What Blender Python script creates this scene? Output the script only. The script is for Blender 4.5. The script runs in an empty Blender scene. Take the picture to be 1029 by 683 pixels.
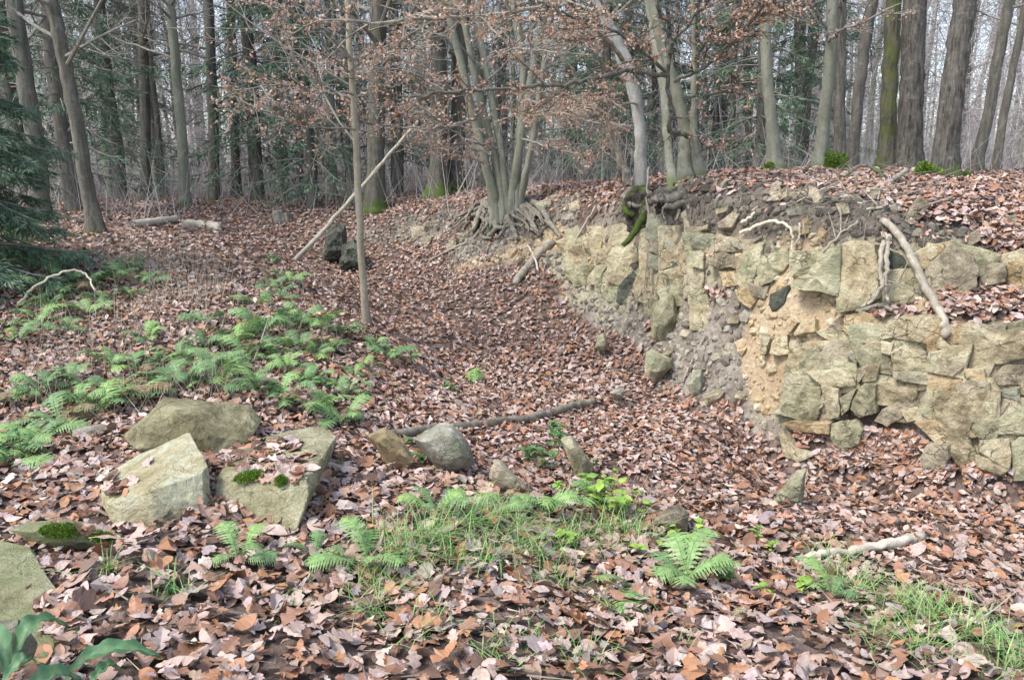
import bpy, bmesh, math, random
import numpy as np
from mathutils import Vector, Matrix
random.seed(7); rng = np.random.default_rng(7)
scene = bpy.context.scene
COL = scene.collection
R = math.radians
# ---------------------------------------------------------------- camera
EYE = 1.70; PITCH = R(12.4); LENS = 28.0
W, H = 1029.0, 683.0; F = LENS / 36.0 * W
cam = bpy.data.cameras.new('camera'); cam.lens = LENS; cam.sensor_width = 36.0
cam.clip_start = 0.05; cam.clip_end = 2000
cam_o = bpy.data.objects.new('camera', cam); COL.objects.link(cam_o)
cam_o.location = (0, 0, EYE); cam_o.rotation_euler = (math.pi / 2 - PITCH, 0, 0)
scene.camera = cam_o
# ---------------------------------------------------------------- sky and sun (soft, thinly overcast winter day)
SUN_EL, SUN_AZ = R(54), R(-120)          # high and behind the left shoulder
world = bpy.data.worlds.new('World'); scene.world = world; world.use_nodes = True
nt = world.node_tree; nt.nodes.clear()
sky = nt.nodes.new('ShaderNodeTexSky'); sky.sky_type = 'NISHITA'; sky.sun_disc = False
sky.sun_elevation = SUN_EL; sky.sun_rotation = SUN_AZ
sky.air_density = 1.0; sky.dust_density = 1.5; sky.ozone_density = 1.0
hs = nt.nodes.new('ShaderNodeHueSaturation'); hs.inputs['Saturation'].default_value = 0.80
bg = nt.nodes.new('ShaderNodeBackground'); bg.inputs['Strength'].default_value = 0.15
wo = nt.nodes.new('ShaderNodeOutputWorld')
nt.links.new(sky.outputs[0], hs.inputs['Color']); nt.links.new(hs.outputs[0], bg.inputs['Color'])
nt.links.new(bg.outputs[0], wo.inputs['Surface'])
sl = bpy.data.lights.new('sun', 'SUN'); sl.energy = 1.5; sl.angle = R(16); sl.color = (1.0, 0.97, 0.92)
so = bpy.data.objects.new('sun', sl); COL.objects.link(so); so.location = (0, 0, 30)
# sun direction: azimuth measured from +Y clockwise (the sky's own convention)
sd = Vector((math.sin(SUN_AZ) * math.cos(SUN_EL), math.cos(SUN_AZ) * math.cos(SUN_EL), math.sin(SUN_EL)))
so.rotation_euler = sd.to_track_quat('Z', 'Y').to_euler()
scene.view_settings.view_transform = 'Standard'; scene.view_settings.look = 'None'
scene.view_settings.gamma = 1.0; scene.view_settings.use_curve_mapping = False
scene.view_settings.exposure = 1.52
cy = scene.cycles; cy.max_bounces = 6; cy.diffuse_bounces = 3; cy.glossy_bounces = 1; cy.transmission_bounces = 3; cy.volume_bounces = 0
# ---------------------------------------------------------------- pixel rays -> places in the quarry
CP, SP = math.cos(PITCH), math.sin(PITCH)
C0 = np.array([0, 0, EYE])
def ray(u, v):
    a = (np.asarray(u, float) - W / 2) / F; b = -(np.asarray(v, float) - H / 2) / F
    return np.stack([a, CP + b * SP, -SP + b * CP], -1)
def P(u, v, Y):
    d = ray(u, v); return C0 + d * (np.asarray(Y, float) / d[..., 1])[..., None]
def project(p):
    q = np.asarray(p, float) - C0
    f = q[..., 1] * CP - q[..., 2] * SP; up = q[..., 1] * SP + q[..., 2] * CP
    f = np.where(np.abs(f) < 1e-6, 1e-6, f)
    return W / 2 + F * q[..., 0] / f, H / 2 - F * up / f, f
# ---------------------------------------------------------------- terrain control points (u, v, distance)
ROWS = [  # wall columns, foot -> rim -> plateau
 [(1029,492,5.50),(1029,335,5.95),(1029,295,6.55),(1029,262,6.66),(1029,215,7.2),(1029,188,8.2)],
 [(960,480,5.70),(960,332,6.10),(960,300,6.60),(960,255,6.72),(960,212,7.35),(960,186,8.4)],
 [(905,436,6.22),(905,322,6.40),(905,303,6.62),(905,246,6.80),(905,205,7.45),(905,184,8.5)],
 [(860,448,6.36),(850,330,6.68),(850,310,6.85),(850,243,7.05),(850,200,7.7),(850,181,8.7)],
 [(788,452,6.70),(788,350,7.10),(788,300,7.32),(788,238,7.55),(788,203,8.0),(788,183,9.0)],
 [(745,405,7.35),(740,340,7.85),(738,285,8.15),(738,236,8.3),(738,206,8.6),(738,190,9.5)],
 [(690,392,7.90),(687,325,8.65),(685,285,8.90),(683,235,9.05),(682,207,9.3),(682,191,10.0)],
 [(640,312,9.75),(640,285,9.95),(640,258,10.1),(640,225,10.25),(640,198,10.6),(640,187,11.4)],
 [(605,298,10.6),(605,272,10.8),(605,248,10.95),(605,222,11.1),(607,198,11.6),(610,189,12.4)],
 [(570,276,11.7),(570,256,11.9),(570,236,12.1),(572,216,12.35),(576,202,12.8),(585,191,13.7)],
 [(515,285,11.9),(515,266,12.6),(520,246,13.0),(525,228,13.4),(530,208,13.9),(540,194,15)],
 [(455,276,13.2),(455,256,13.9),(455,240,14.3),(455,225,14.7),(455,208,15.3),(455,197,16.6)],
 [(400,264,14.4),(400,247,15.1),(400,234,15.6),(400,222,16.0),(400,210,16.7),(400,201,18)],
 [(335,262,14.9),(335,247,15.3),(335,236,15.7),(335,225,16.2),(335,213,17.0),(335,204,18.4)],
]
ctrl = []
cols = [np.array([P(*q) for q in c]) for c in ROWS]
off = np.array([1.5, -1.25, 0.0])                       # the wall runs on past the right edge of the picture
ext = [cols[0] + off * k for k in (3, 2, 1)]
cols = ext + cols
WALL_FOOT = np.array([c[0] for c in cols])
for i in range(len(cols) - 1):
    L = np.linalg.norm(cols[i + 1][0] - cols[i][0]); n = max(2, int(L / 0.22))
    for k in range(n):
        t = k / n; ctrl.extend(list(cols[i] * (1 - t) + cols[i + 1] * t))
ctrl.extend(list(cols[-1]))
PTS = [ # left bank
 (0,215,14),(0,250,9.6),(100,236,11),(100,209,16),(200,205,17.5),(200,236,11.8),(262,205,18),(255,246,12),(150,275,9.3),(40,290,8.6),
 (290,268,10.7),(316,290,10.0),(345,312,9.3),(370,334,8.6),(393,359,7.9),(414,388,7.1),(423,412,6.6),(230,300,8.7),(290,330,7.9),(330,370,6.9),
 (0,330,7.4),(100,330,7.5),(200,340,7.4),(260,350,7.2),(0,430,5.15),(100,400,5.8),(200,392,6.0),(300,400,5.95),(370,400,6.4),(360,430,5.6),
 # quarry floor
 (322,284,13.8),(362,292,12.9),(405,322,11.2),(438,360,9.6),(455,390,8.1),(500,400,7.35),(450,340,10.0),(560,340,9.7),(480,300,11.7),(600,340,9.45),(540,300,11.3),(430,295,12.3),(380,275,13.6),
 (600,400,7.7),(650,360,8.8),(650,430,6.8),(550,470,5.45),(600,440,6.4),(700,450,6.5),(720,420,7.0),(800,500,5.5),(720,500,5.4),(900,510,5.25),(1029,530,4.95),
 # foreground shelf
 (158,538,3.60),(213,513,3.72),(293,550,3.46),(110,538,3.60),(250,536,3.6),(175,560,3.3),(150,440,4.7),(260,440,4.75),(350,462,4.65),(430,478,4.65),(500,500,4.5),(560,530,4.2),(650,535,4.3),(800,560,4.1),(1000,580,3.85),(300,560,3.35),(120,560,3.2),
 (0,560,3.2),(400,560,3.45),(500,600,3.2),(650,610,3.2),(800,620,3.25),(1000,640,3.05),(100,683,2.4),(0,683,2.4),(300,683,2.42),(500,683,2.5),(700,683,2.6),(900,683,2.7),(1029,683,2.72)]
ctrl.extend(list(P(*q)) for q in PTS)
WPTS = [(-3,0,0),(0,0,0),(3,0,-.2),(-6,3,.05),(-6,6,.3),(-8,9,.6),(-12,6,.6),(-12,14,.95),(0,-6,0),(-8,-6,.2),(6.5,-4,0),(-20,0,.7),(-20,20,.9),(-8,18,.86),
 (-6,24,.72),(0,22,1.05),(-15,30,.7),(0,32,1.0),(10,30,1.35),(4,18,1.42),(7,14,1.50),(12,12,1.55),(9,7.5,1.5),(16,6,1.6),(12,2,1.55),(22,20,1.5),(20,-4,1.5),(14,-6,1.5),(0,-20,.2),(-20,-20,.4),(20,-20,1.3),
 (0,60,.9),(-40,60,.6),(40,60,1.3),(60,20,1.5),(-60,20,.8),(0,-60,.5),(60,-60,1),(-60,-60,.6),(0,200,1),(200,200,1.2),(-200,200,.6),(-200,-200,.6),(200,-200,1),(5.6,17,1.47),(6,10.5,1.5),(3.4,13,1.42),(2.2,16,1.35)]
ctrl.extend(WPTS)
ctrl = np.array([list(c) for c in ctrl], float)
keep = []
for i in range(len(ctrl)):
    if not keep or np.min(np.hypot(*(ctrl[keep][:, :2] - ctrl[i, :2]).T)) > 0.03: keep.append(i)
ctrl = ctrl[keep]
def kern(r): return r
n = len(ctrl); A = np.zeros((n + 3, n + 3))
A[:n, :n] = kern(np.hypot(ctrl[:, None, 0] - ctrl[None, :, 0], ctrl[:, None, 1] - ctrl[None, :, 1])) - np.eye(n) * 0.015
A[:n, n] = A[n, :n] = 1; A[:n, n + 1:] = ctrl[:, :2]; A[n + 1:, :n] = ctrl[:, :2].T
WT = np.linalg.solve(A, np.concatenate([ctrl[:, 2], np.zeros(3)]))
def vnoise(x, y, s, seed):
    """smooth value noise in the plan, range -1..1"""
    X = x * s; Y = y * s; xi = np.floor(X).astype(np.int64); yi = np.floor(Y).astype(np.int64); fx = X - xi; fy = Y - yi
    fx = fx * fx * (3 - 2 * fx); fy = fy * fy * (3 - 2 * fy)
    def h(a, b):
        q = (a * 374761393 + b * 668265263 + seed * 974711) & 0x7fffffff
        q = ((q ^ (q >> 13)) * 1274126177) & 0x7fffffff
        return ((q ^ (q >> 16)) & 0xffff) / 32767.5 - 1
    return (h(xi, yi) * (1 - fx) + h(xi + 1, yi) * fx) * (1 - fy) + (h(xi, yi + 1) * (1 - fx) + h(xi + 1, yi + 1) * fx) * fy
def base_z(x, y):
    x = np.asarray(x, float); y = np.asarray(y, float); sh = x.shape; x = x.ravel(); y = y.ravel(); out = np.empty_like(x)
    for k in range(0, len(x), 20000):
        a, b = x[k:k + 20000], y[k:k + 20000]
        out[k:k + 20000] = kern(np.hypot(a[:, None] - ctrl[None, :, 0], b[:, None] - ctrl[None, :, 1])) @ WT[:n] + WT[n] + WT[n + 1] * a + WT[n + 2] * b
    return out.reshape(sh)
def axis(segs):
    out = []
    for a, b, s in segs: out.extend(np.arange(a, b, s))
    return np.array(out + [segs[-1][1]])
GX = axis([(-240,-40,20),(-40,-12,2),(-12,-6,.25),(-6,-.5,.09),(-.5,5.6,.035),(5.6,9,.12),(9,14,.4),(14,40,2),(40,240,20)])
GY = axis([(-200,-20,20),(-20,0,1.2),(0,1.6,.2),(1.6,4.4,.07),(4.4,14.2,.045),(14.2,19,.1),(19,32,.5),(32,60,2.5),(60,240,20)])
MX, MY = np.meshgrid(GX, GY)
MZ = base_z(MX, MY)
gyy, gxx = np.gradient(MZ, GY, GX)
SLOPE = np.hypot(gxx, gyy)
near = np.clip((30 - np.hypot(MX, MY)) / 12, 0, 1)
amp = near * (0.05 + 0.02 * np.clip(SLOPE, 0, 2))
MZ = MZ + amp * vnoise(MX, MY, 1.3, 1) + near * 0.022 * vnoise(MX, MY, 4.1, 2) + near * (0.010 + .012 * np.clip(SLOPE, 0, 2)) * vnoise(MX, MY, 11., 3)
def lookup(G, x, y):
    x = np.asarray(x, float); y = np.asarray(y, float)
    i = np.clip(np.searchsorted(GX, x) - 1, 0, len(GX) - 2); j = np.clip(np.searchsorted(GY, y) - 1, 0, len(GY) - 2)
    fx = np.clip((x - GX[i]) / (GX[i + 1] - GX[i]), 0, 1); fy = np.clip((y - GY[j]) / (GY[j + 1] - GY[j]), 0, 1)
    return (G[j, i] * (1 - fx) + G[j, i + 1] * fx) * (1 - fy) + (G[j + 1, i] * (1 - fx) + G[j + 1, i + 1] * fx) * fy
def gz(x, y): return lookup(MZ, x, y)
def hit(u, v, far=40.0):
    """where the sight line of a pixel meets the ground"""
    d = ray(u, v); d = d / d[1]
    ys = np.arange(1.8, far, 0.02); p = C0 + d[None] * ys[:, None]
    below = p[:, 2] < gz(p[:, 0], p[:, 1]); k = int(np.argmax(below))
    if not below[k]: return np.array(C0 + d * far)
    a, b = ys[k - 1] if k else ys[0], ys[k]
    for _ in range(12):
        m = (a + b) / 2; q = C0 + d * m
        if q[2] < gz(q[0], q[1]): b = m
        else: a = m
    return C0 + d * b
def gnormal(x, y, e=0.06):
    x = np.asarray(x, float); y = np.asarray(y, float)
    a = (gz(x + e, y) - gz(x - e, y)) / (2 * e); b = (gz(x, y + e) - gz(x, y - e)) / (2 * e)
    nn = np.stack([-a, -b, np.ones_like(a)], -1); return nn / np.linalg.norm(nn, axis=-1, keepdims=True)
# ---------------------------------------------------------------- object helpers
def tag(o, label=None, cat=None, group=None, kind=None):
    if label: o['label'] = label
    if cat: o['category'] = cat
    if group: o['group'] = group
    if kind: o['kind'] = kind
    return o
def empty(name, loc, rz=0.0):
    o = bpy.data.objects.new(name, None); COL.objects.link(o); o.location = [float(c) for c in loc]; o.rotation_euler = (0, 0, rz)
    o.empty_display_size = 0.1; return o
def link(name, me, parent=None, loc=None):
    o = bpy.data.objects.new(name, me); COL.objects.link(o)
    if parent is not None: o.parent = parent
    if loc is not None: o.location = [float(c) for c in loc]
    return o
class MB:
    """collects vertices, quads / triangles and a colour per vertex"""
    def __init__(s): s.v = []; s.t = []; s.q = []; s.c = []; s.n = 0
    def add(s, v, t=None, q=None, c=None):
        v = np.asarray(v, np.float32); s.v.append(v)
        if t is not None and len(t): s.t.append(np.asarray(t, np.int32) + s.n)
        if q is not None and len(q): s.q.append(np.asarray(q, np.int32) + s.n)
        if c is None: c = (1, 1, 1)
        c = np.asarray(c, np.float32)
        s.c.append(np.broadcast_to(c, (len(v), 3)).copy()); s.n += len(v)
    def mesh(s, name, mats, smooth=False, origin=None):
        me = bpy.data.meshes.new(name)
        if s.n == 0: return me
        v = np.concatenate(s.v); 
        if origin is not None: v = v - np.asarray(origin, np.float32)
        t = np.concatenate(s.t) if s.t else np.zeros((0, 3), np.int32); q = np.concatenate(s.q) if s.q else np.zeros((0, 4), np.int32)
        me.vertices.add(len(v)); me.vertices.foreach_set('co', v.ravel())
        nl = t.size + q.size; me.loops.add(nl); me.loops.foreach_set('vertex_index', np.concatenate([t.ravel(), q.ravel()]))
        npoly = len(t) + len(q); me.polygons.add(npoly)
        st = np.concatenate([np.arange(len(t)) * 3, t.size + np.arange(len(q)) * 4]).astype(np.int32)
        me.polygons.foreach_set('loop_start', st)
        me.polygons.foreach_set('use_smooth', np.full(npoly, smooth))
        ca = me.color_attributes.new('Col', 'FLOAT_COLOR', 'POINT'); c = np.concatenate(s.c)
        ca.data.foreach_set('color', np.concatenate([c, np.ones((len(c), 1), np.float32)], 1).ravel())
        for m in (mats if isinstance(mats, (list, tuple)) else [mats]): me.materials.append(m)
        me.update(calc_edges=True); me.validate(); return me
    def build(s, name, mat, parent=None, origin=None, smooth=False):
        o = link(name, s.mesh(name, mat, smooth, origin), parent)
        if origin is not None and parent is None: o.location = [float(c) for c in origin]
        return o
def unit(v): v = np.asarray(v, float); return v / (np.linalg.norm(v, axis=-1, keepdims=True) + 1e-12)
def tube(path, rad, sides=6, lobes=None, wob=0.0, cap=True):
    """tapered round bar along a path; lobes = (count, per-point depth)"""
    path = np.asarray(path, float); N = len(path); rad = np.broadcast_to(np.asarray(rad, float), (N,))
    tan = np.gradient(path, axis=0); tan = unit(tan)
    ref = np.array([1., 0, 0]) if abs(tan[0][0]) < 0.8 else np.array([0, 1., 0])
    a = unit(np.cross(tan, ref)); b = np.cross(tan, a)
    th = np.linspace(0, 2 * np.pi, sides, endpoint=False)
    rr = np.repeat(rad[:, None], sides, 1)
    if lobes is not None: rr = rr * (1 + np.asarray(lobes[1])[:, None] * np.cos(lobes[0] * th + lobes[2])[None])
    if wob: rr = rr * (1 + wob * rng.uniform(-1, 1, rr.shape))
    v = path[:, None] + a[:, None] * (np.cos(th)[None, :, None] * rr[..., None]) + b[:, None] * (np.sin(th)[None, :, None] * rr[..., None])
    v = v.reshape(-1, 3); i = np.arange(N - 1)[:, None] * sides; k = np.arange(sides)[None]; k2 = (k + 1) % sides
    q = np.stack([i + k, i + k2, i + sides + k2, i + sides + k], -1).reshape(-1, 4)
    t = []
    if cap:
        for e in (0, N - 1):
            v = np.concatenate([v, path[e][None]]); c = len(v) - 1
            ring = e * sides + np.arange(sides); t.append(np.stack([ring, np.roll(ring, -1), np.full(sides, c)], -1))
    return v, (np.concatenate(t) if t else None), q
def smooth_path(pts, m=6):
    """Catmull-Rom through the points"""
    p = np.asarray(pts, float)
    if len(p) < 3:
        t = np.linspace(0, 1, m + 1)[:, None]; return p[0] * (1 - t) + p[-1] * t
    q = np.concatenate([[2 * p[0] - p[1]], p, [2 * p[-1] - p[-2]]]); out = []
    for i in range(1, len(q) - 2):
        for k in range(m):
            t = k / m; out.append(0.5 * ((2 * q[i]) + (-q[i - 1] + q[i + 1]) * t + (2 * q[i - 1] - 5 * q[i] + 4 * q[i + 1] - q[i + 2]) * t * t + (-q[i - 1] + 3 * q[i] - 3 * q[i + 1] + q[i + 2]) * t ** 3))
    out.append(p[-1]); return np.array(out)
# ---------------------------------------------------------------- materials
def mat(name, rough=0.85, spec=0.25):
    m = bpy.data.materials.new(name); m.use_nodes = True; t = m.node_tree; b = t.nodes['Principled BSDF']
    b.inputs['Roughness'].default_value = rough
    b.inputs['Specular IOR Level'].default_value = spec
    return m, t, b
def nd(t, kind, **kw):
    x = t.nodes.new(kind)
    for k, v in kw.items():
        if k in x.inputs: x.inputs[k].default_value = v
        else: setattr(x, k, v)
    return x
def coords(t, scale=(1, 1, 1), out='Object'):
    tc = t.nodes.new('ShaderNodeTexCoord'); mp = t.nodes.new('ShaderNodeMapping'); mp.inputs['Scale'].default_value = scale
    t.links.new(tc.outputs[out], mp.inputs['Vector']); return mp.outputs[0]
def noise(t, vec, scale, detail=6, rough=0.6, dist=0.0):
    x = nd(t, 'ShaderNodeTexNoise', Scale=scale, Detail=detail, Roughness=rough, Distortion=dist); t.links.new(vec, x.inputs['Vector']); return x.outputs['Fac']
def ramp(t, fac, stops):
    x = t.nodes.new('ShaderNodeValToRGB'); e = x.color_ramp.elements
    while len(e) < len(stops): e.new(0.5)
    for el, (p, c) in zip(e, stops): el.position = p; el.color = (*c, 1) if len(c) == 3 else c
    t.links.new(fac, x.inputs['Fac']); return x.outputs['Color']
def mix(t, fac, a, b, mode='MIX'):
    x = t.nodes.new('ShaderNodeMix'); x.data_type = 'RGBA'; x.blend_type = mode
    for sock, val in ((x.inputs[0], fac), (x.inputs[6], a), (x.inputs[7], b)):
        if isinstance(val, bpy.types.NodeSocket): t.links.new(val, sock)
        elif isinstance(val, (int, float)): sock.default_value = val
        else: sock.default_value = (*val, 1)
    return x.outputs[2]
def bump(t, b, h, strength=0.5, dist=0.02):
    x = nd(t, 'ShaderNodeBump', Strength=strength, Distance=dist); t.links.new(h, x.inputs['Height']); t.links.new(x.outputs[0], b.inputs['Normal'])
def step(t, fac, lo, hi): 
    x = t.nodes.new('ShaderNodeMapRange'); x.inputs[1].default_value = lo; x.inputs[2].default_value = hi; x.interpolation_type = 'SMOOTHSTEP'
    t.links.new(fac, x.inputs[0]); return x.outputs[0]
def mth(t, op, a, b):
    x = t.nodes.new('ShaderNodeMath'); x.operation = op
    for s, val in ((x.inputs[0], a), (x.inputs[1], b)):
        if isinstance(val, bpy.types.NodeSocket): t.links.new(val, s)
        else: s.default_value = val
    return x.outputs[0]
def vcol(t): 
    x = t.nodes.new('ShaderNodeVertexColor'); x.layer_name = 'Col'; return x.outputs['Color']
def sep(t, c):
    x = t.nodes.new('ShaderNodeSeparateColor'); t.links.new(c, x.inputs[0]); return x.outputs
def leafmat(name, rough=0.7, trans=0.0, spec=0.3, nscale=60):
    """colour carried by each leaf, mottled a little"""
    m, t, b = mat(name, rough, spec); vec = coords(t)
    f = noise(t, vec, nscale, 3); c = mix(t, 1.0, vcol(t), ramp(t, f, [(.3, (.72, .70, .68)), (.7, (1.18, 1.18, 1.18))]), 'MULTIPLY')
    t.links.new(c, b.inputs['Base Color'])
    if trans:
        tr = nd(t, 'ShaderNodeBsdfTranslucent'); t.links.new(c, tr.inputs['Color']); ms = nd(t, 'ShaderNodeMixShader'); ms.inputs[0].default_value = trans
        t.links.new(b.outputs[0], ms.inputs[1]); t.links.new(tr.outputs[0], ms.inputs[2]); t.links.new(ms.outputs[0], t.nodes['Material Output'].inputs['Surface'])
    return m
M_LITTER = leafmat('dry_leaf', 0.58, 0.0, 0.38)
M_GREEN = leafmat('green_leaf', 0.55, 0.25, 0.35, 25)
M_GRASS = leafmat('grass_blade', 0.6, 0.25)
M_TWIGLEAF = leafmat('beech_leaf', 0.7, 0.35)
M_NEEDLE = leafmat('needles', 0.65, 0.1, 0.25, 9)
def ground_mat():
    m, t, b = mat('ground', 0.95, 0.15); vec = coords(t)
    R_, G_, B_ = sep(t, vcol(t))[:3]         # r bare earth, g yellow sand, b mossy/green
    vo = nd(t, 'ShaderNodeTexVoronoi', Scale=17.0); t.links.new(vec, vo.inputs['Vector'])
    r1 = sep(t, vo.outputs['Color'])[0]
    litter = ramp(t, r1, [(0, (.04, .028, .022)), (.3, (.09, .062, .048)), (.55, (.15, .105, .084)), (.8, (.21, .155, .13)), (1, (.12, .075, .05))])  # leaf-patterned base, darkened so gaps between the leaves read as shadow
    n1 = noise(t, vec, 3.2, 9, .68); n2 = noise(t, vec, 22, 6, .7)
    earth = ramp(t, n1, [(.25, (.12, .098, .076)), (.5, (.26, .22, .178)), (.75, (.37, .325, .27))])
    earth = mix(t, .55, earth, ramp(t, n2, [(.3, (.35, .33, .30)), (.7, (1.35, 1.33, 1.3))]), 'MULTIPLY')
    sand = ramp(t, n1, [(.25, (.31, .215, .125)), (.5, (.43, .325, .21)), (.75, (.50, .43, .31))])
    sand = mix(t, .45, sand, ramp(t, n2, [(.3, (.55, .5, .45)), (.7, (1.25, 1.25, 1.25))]), 'MULTIPLY')
    c = mix(t, step(t, mth(t, 'ADD', R_, mth(t, 'MULTIPLY', mth(t, 'SUBTRACT', n1, .5), .8)), .35, .65), litter, earth)
    c = mix(t, step(t, mth(t, 'ADD', G_, mth(t, 'MULTIPLY', mth(t, 'SUBTRACT', n1, .5), .9)), .35, .7), c, sand)
    at = t.nodes.new('ShaderNodeAttribute'); at.attribute_name = 'humus'; c = mix(t, mth(t, 'MULTIPLY', step(t, mth(t, 'ADD', at.outputs['Fac'], mth(t, 'MULTIPLY', mth(t, 'SUBTRACT', n1, .5), .9)), .35, .7), .9), c, ramp(t, n2, [(.3, (.045, .036, .028)), (.55, (.13, .108, .088)), (.75, (.22, .195, .165))]))
    bed = ramp(t, n1, [(.3, (.16, .135, .09)), (.5, (.32, .28, .19)), (.7, (.44, .40, .29))]); bed = mix(t, .6, bed, ramp(t, n2, [(.3, (.45, .44, .42)), (.7, (1.25, 1.25, 1.22))]), 'MULTIPLY')
    c = mix(t, step(t, mth(t, 'ADD', B_, mth(t, 'MULTIPLY', mth(t, 'SUBTRACT', n1, .5), .6)), .35, .6), c, bed)
    t.links.new(c, b.inputs['Base Color'])
    h = mth(t, 'ADD', mth(t, 'MULTIPLY', vo.outputs['Distance'], .5), n2); bump(t, b, h, .9, .035); return m
M_GROUND = ground_mat()
def stone_mat(name, dark, mid, light, green=0.35, gcol=(.20, .25, .13), rust=0.2, crack=.8):
    """weathered sandstone; stains run on from stone to stone because they follow the place, not the piece"""
    m, t, b = mat(name, 0.92, 0.18); geo = t.nodes.new('ShaderNodeNewGeometry'); vec = geo.outputs['Position']; oi = t.nodes.new('ShaderNodeObjectInfo')
    n0 = noise(t, vec, 1.1, 4, .55, .3); n1 = noise(t, vec, 4.5, 9, .66, .5); n2 = noise(t, vec, 19, 8, .72); n3 = noise(t, vec, 75, 5, .75)
    f = mth(t, 'ADD', mth(t, 'MULTIPLY', n1, .75), mth(t, 'ADD', mth(t, 'MULTIPLY', n0, .25), mth(t, 'MULTIPLY', mth(t, 'SUBTRACT', oi.outputs['Random'], .5), .10)))
    c = ramp(t, f, [(.37, dark), (.49, mid), (.61, light)])
    c = mix(t, .85, c, ramp(t, n2, [(.30, (.50, .49, .46)), (.5, (.95, .95, .94)), (.72, (1.28, 1.27, 1.22))]), 'MULTIPLY')
    c = mix(t, .5, c, ramp(t, n3, [(.3, (.62, .62, .60)), (.7, (1.25, 1.25, 1.25))]), 'MULTIPLY')
    if rust: c = mix(t, mth(t, 'MULTIPLY', step(t, noise(t, vec, 2.3, 7, .66), .54, .70), rust), c, (.43, .30, .15))
    g = step(t, mth(t, 'ADD', mth(t, 'MULTIPLY', noise(t, vec, 2.0, 8, .7), 1.0), mth(t, 'MULTIPLY', mth(t, 'SUBTRACT', oi.outputs['Random'], .5), .16)), .64 - .22 * green, .84 - .2 * green)
    c = mix(t, mth(t, 'MULTIPLY', g, .75), c, mix(t, n2, gcol, (.33, .36, .23)))
    sp = step(t, noise(t, vec, 26, 4, .65), .64, .72); c = mix(t, mth(t, 'MULTIPLY', sp, .45), c, (.50, .51, .44))
    vo = nd(t, 'ShaderNodeTexVoronoi', Scale=1.0); vo.feature = 'DISTANCE_TO_EDGE'; mp = t.nodes.new('ShaderNodeMapping'); mp.inputs['Scale'].default_value = (5, 5, 9); mp.inputs['Rotation'].default_value = (.15, .2, .1)
    wv = t.nodes.new('ShaderNodeVectorMath'); wv.operation = 'ADD'; nc = nd(t, 'ShaderNodeTexNoise', Scale=7.0, Detail=4.0); t.links.new(vec, nc.inputs['Vector'])
    sc_ = t.nodes.new('ShaderNodeVectorMath'); sc_.operation = 'SCALE'; sc_.inputs['Scale'].default_value = .22; t.links.new(nc.outputs['Color'], sc_.inputs[0]); t.links.new(vec, wv.inputs[0]); t.links.new(sc_.outputs[0], wv.inputs[1])
    t.links.new(wv.outputs[0], mp.inputs['Vector']); t.links.new(mp.outputs[0], vo.inputs['Vector'])
    ck = mth(t, 'MULTIPLY', mth(t, 'SUBTRACT', 1.0, step(t, vo.outputs['Distance'], .0, .035)), mth(t, 'MULTIPLY', step(t, noise(t, vec, 3.1, 3, .5), .47, .60), crack))
    c = mix(t, mth(t, 'MULTIPLY', ck, .75), c, (.085, .07, .05))
    t.links.new(c, b.inputs['Base Color'])
    h = mth(t, 'SUBTRACT', mth(t, 'ADD', mth(t, 'MULTIPLY', n1, 1.1), mth(t, 'ADD', mth(t, 'MULTIPLY', n2, .9), mth(t, 'MULTIPLY', n3, .40))), mth(t, 'MULTIPLY', ck, .5)); bump(t, b, h, 1.0, .06); return m
M_STONE = stone_mat('sandstone', (0.281, 0.223, 0.135), (0.563, 0.468, 0.298), (0.720, 0.641, 0.437), .30, (.22, .26, .14), .30)
M_STONE_GREEN = stone_mat('sandstone_algae', (0.245, 0.226, 0.140), (0.493, 0.447, 0.285), (0.656, 0.592, 0.408), .62, (.21, .25, .135), .2)
M_STONE_GREY = stone_mat('sandstone_grey', (0.236, 0.196, 0.136), (0.458, 0.386, 0.268), (0.639, 0.549, 0.392), .18, (.2, .23, .14), .12)
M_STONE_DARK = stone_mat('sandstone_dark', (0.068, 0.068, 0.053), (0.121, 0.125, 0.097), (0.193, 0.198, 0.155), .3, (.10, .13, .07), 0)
M_STONE_YELLOW = stone_mat('sandstone_yellow', (0.383, 0.273, 0.144), (0.629, 0.473, 0.278), (0.715, 0.631, 0.421), .15, (.25, .28, .15), .50)
M_STONE_BLUE = stone_mat('sandstone_bluegreen', (0.246, 0.235, 0.165), (0.396, 0.385, 0.278), (0.514, 0.490, 0.365), .3, (.24, .31, .21), .12)
M_BOULDER = stone_mat('boulder_lichen', (0.227, 0.196, 0.108), (0.437, 0.392, 0.230), (0.648, 0.595, 0.395), .50, (.21, .225, .085), .22, .4)
M_BOULDER_GREY = stone_mat('boulder_grey', (0.216, 0.194, 0.143), (0.416, 0.381, 0.294), (0.603, 0.560, 0.459), .4, (.20, .215, .11), .15, .4)
M_BOULDER_RUST = stone_mat('boulder_rust', (0.287, 0.216, 0.114), (0.516, 0.402, 0.230), (0.675, 0.560, 0.359), .12, (.24, .25, .12), .7, .3)
M_LICHEN = stone_mat('lichen_slab', (0.239, 0.216, 0.108), (0.407, 0.382, 0.216), (0.550, 0.527, 0.359), 1.15, (.27, .28, .085), .15, .3)
M_SLAB = stone_mat('tilted_slab', (0.344, 0.287, 0.151), (0.631, 0.551, 0.334), (0.720, 0.720, 0.533), .30, (.25, .28, .13), .45, .3)
def moss_mat(name, a, b_):
    m, t, b = mat(name, 0.95, 0.1); vec = coords(t); f = noise(t, vec, 40, 6, .7)
    t.links.new(ramp(t, f, [(.3, a), (.7, b_)]), b.inputs['Base Color']); bump(t, b, noise(t, vec, 130, 4, .7), 1.0, .02); return m
M_MOSS = moss_mat('moss', (.055, .10, .015), (.15, .24, .035))
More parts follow.
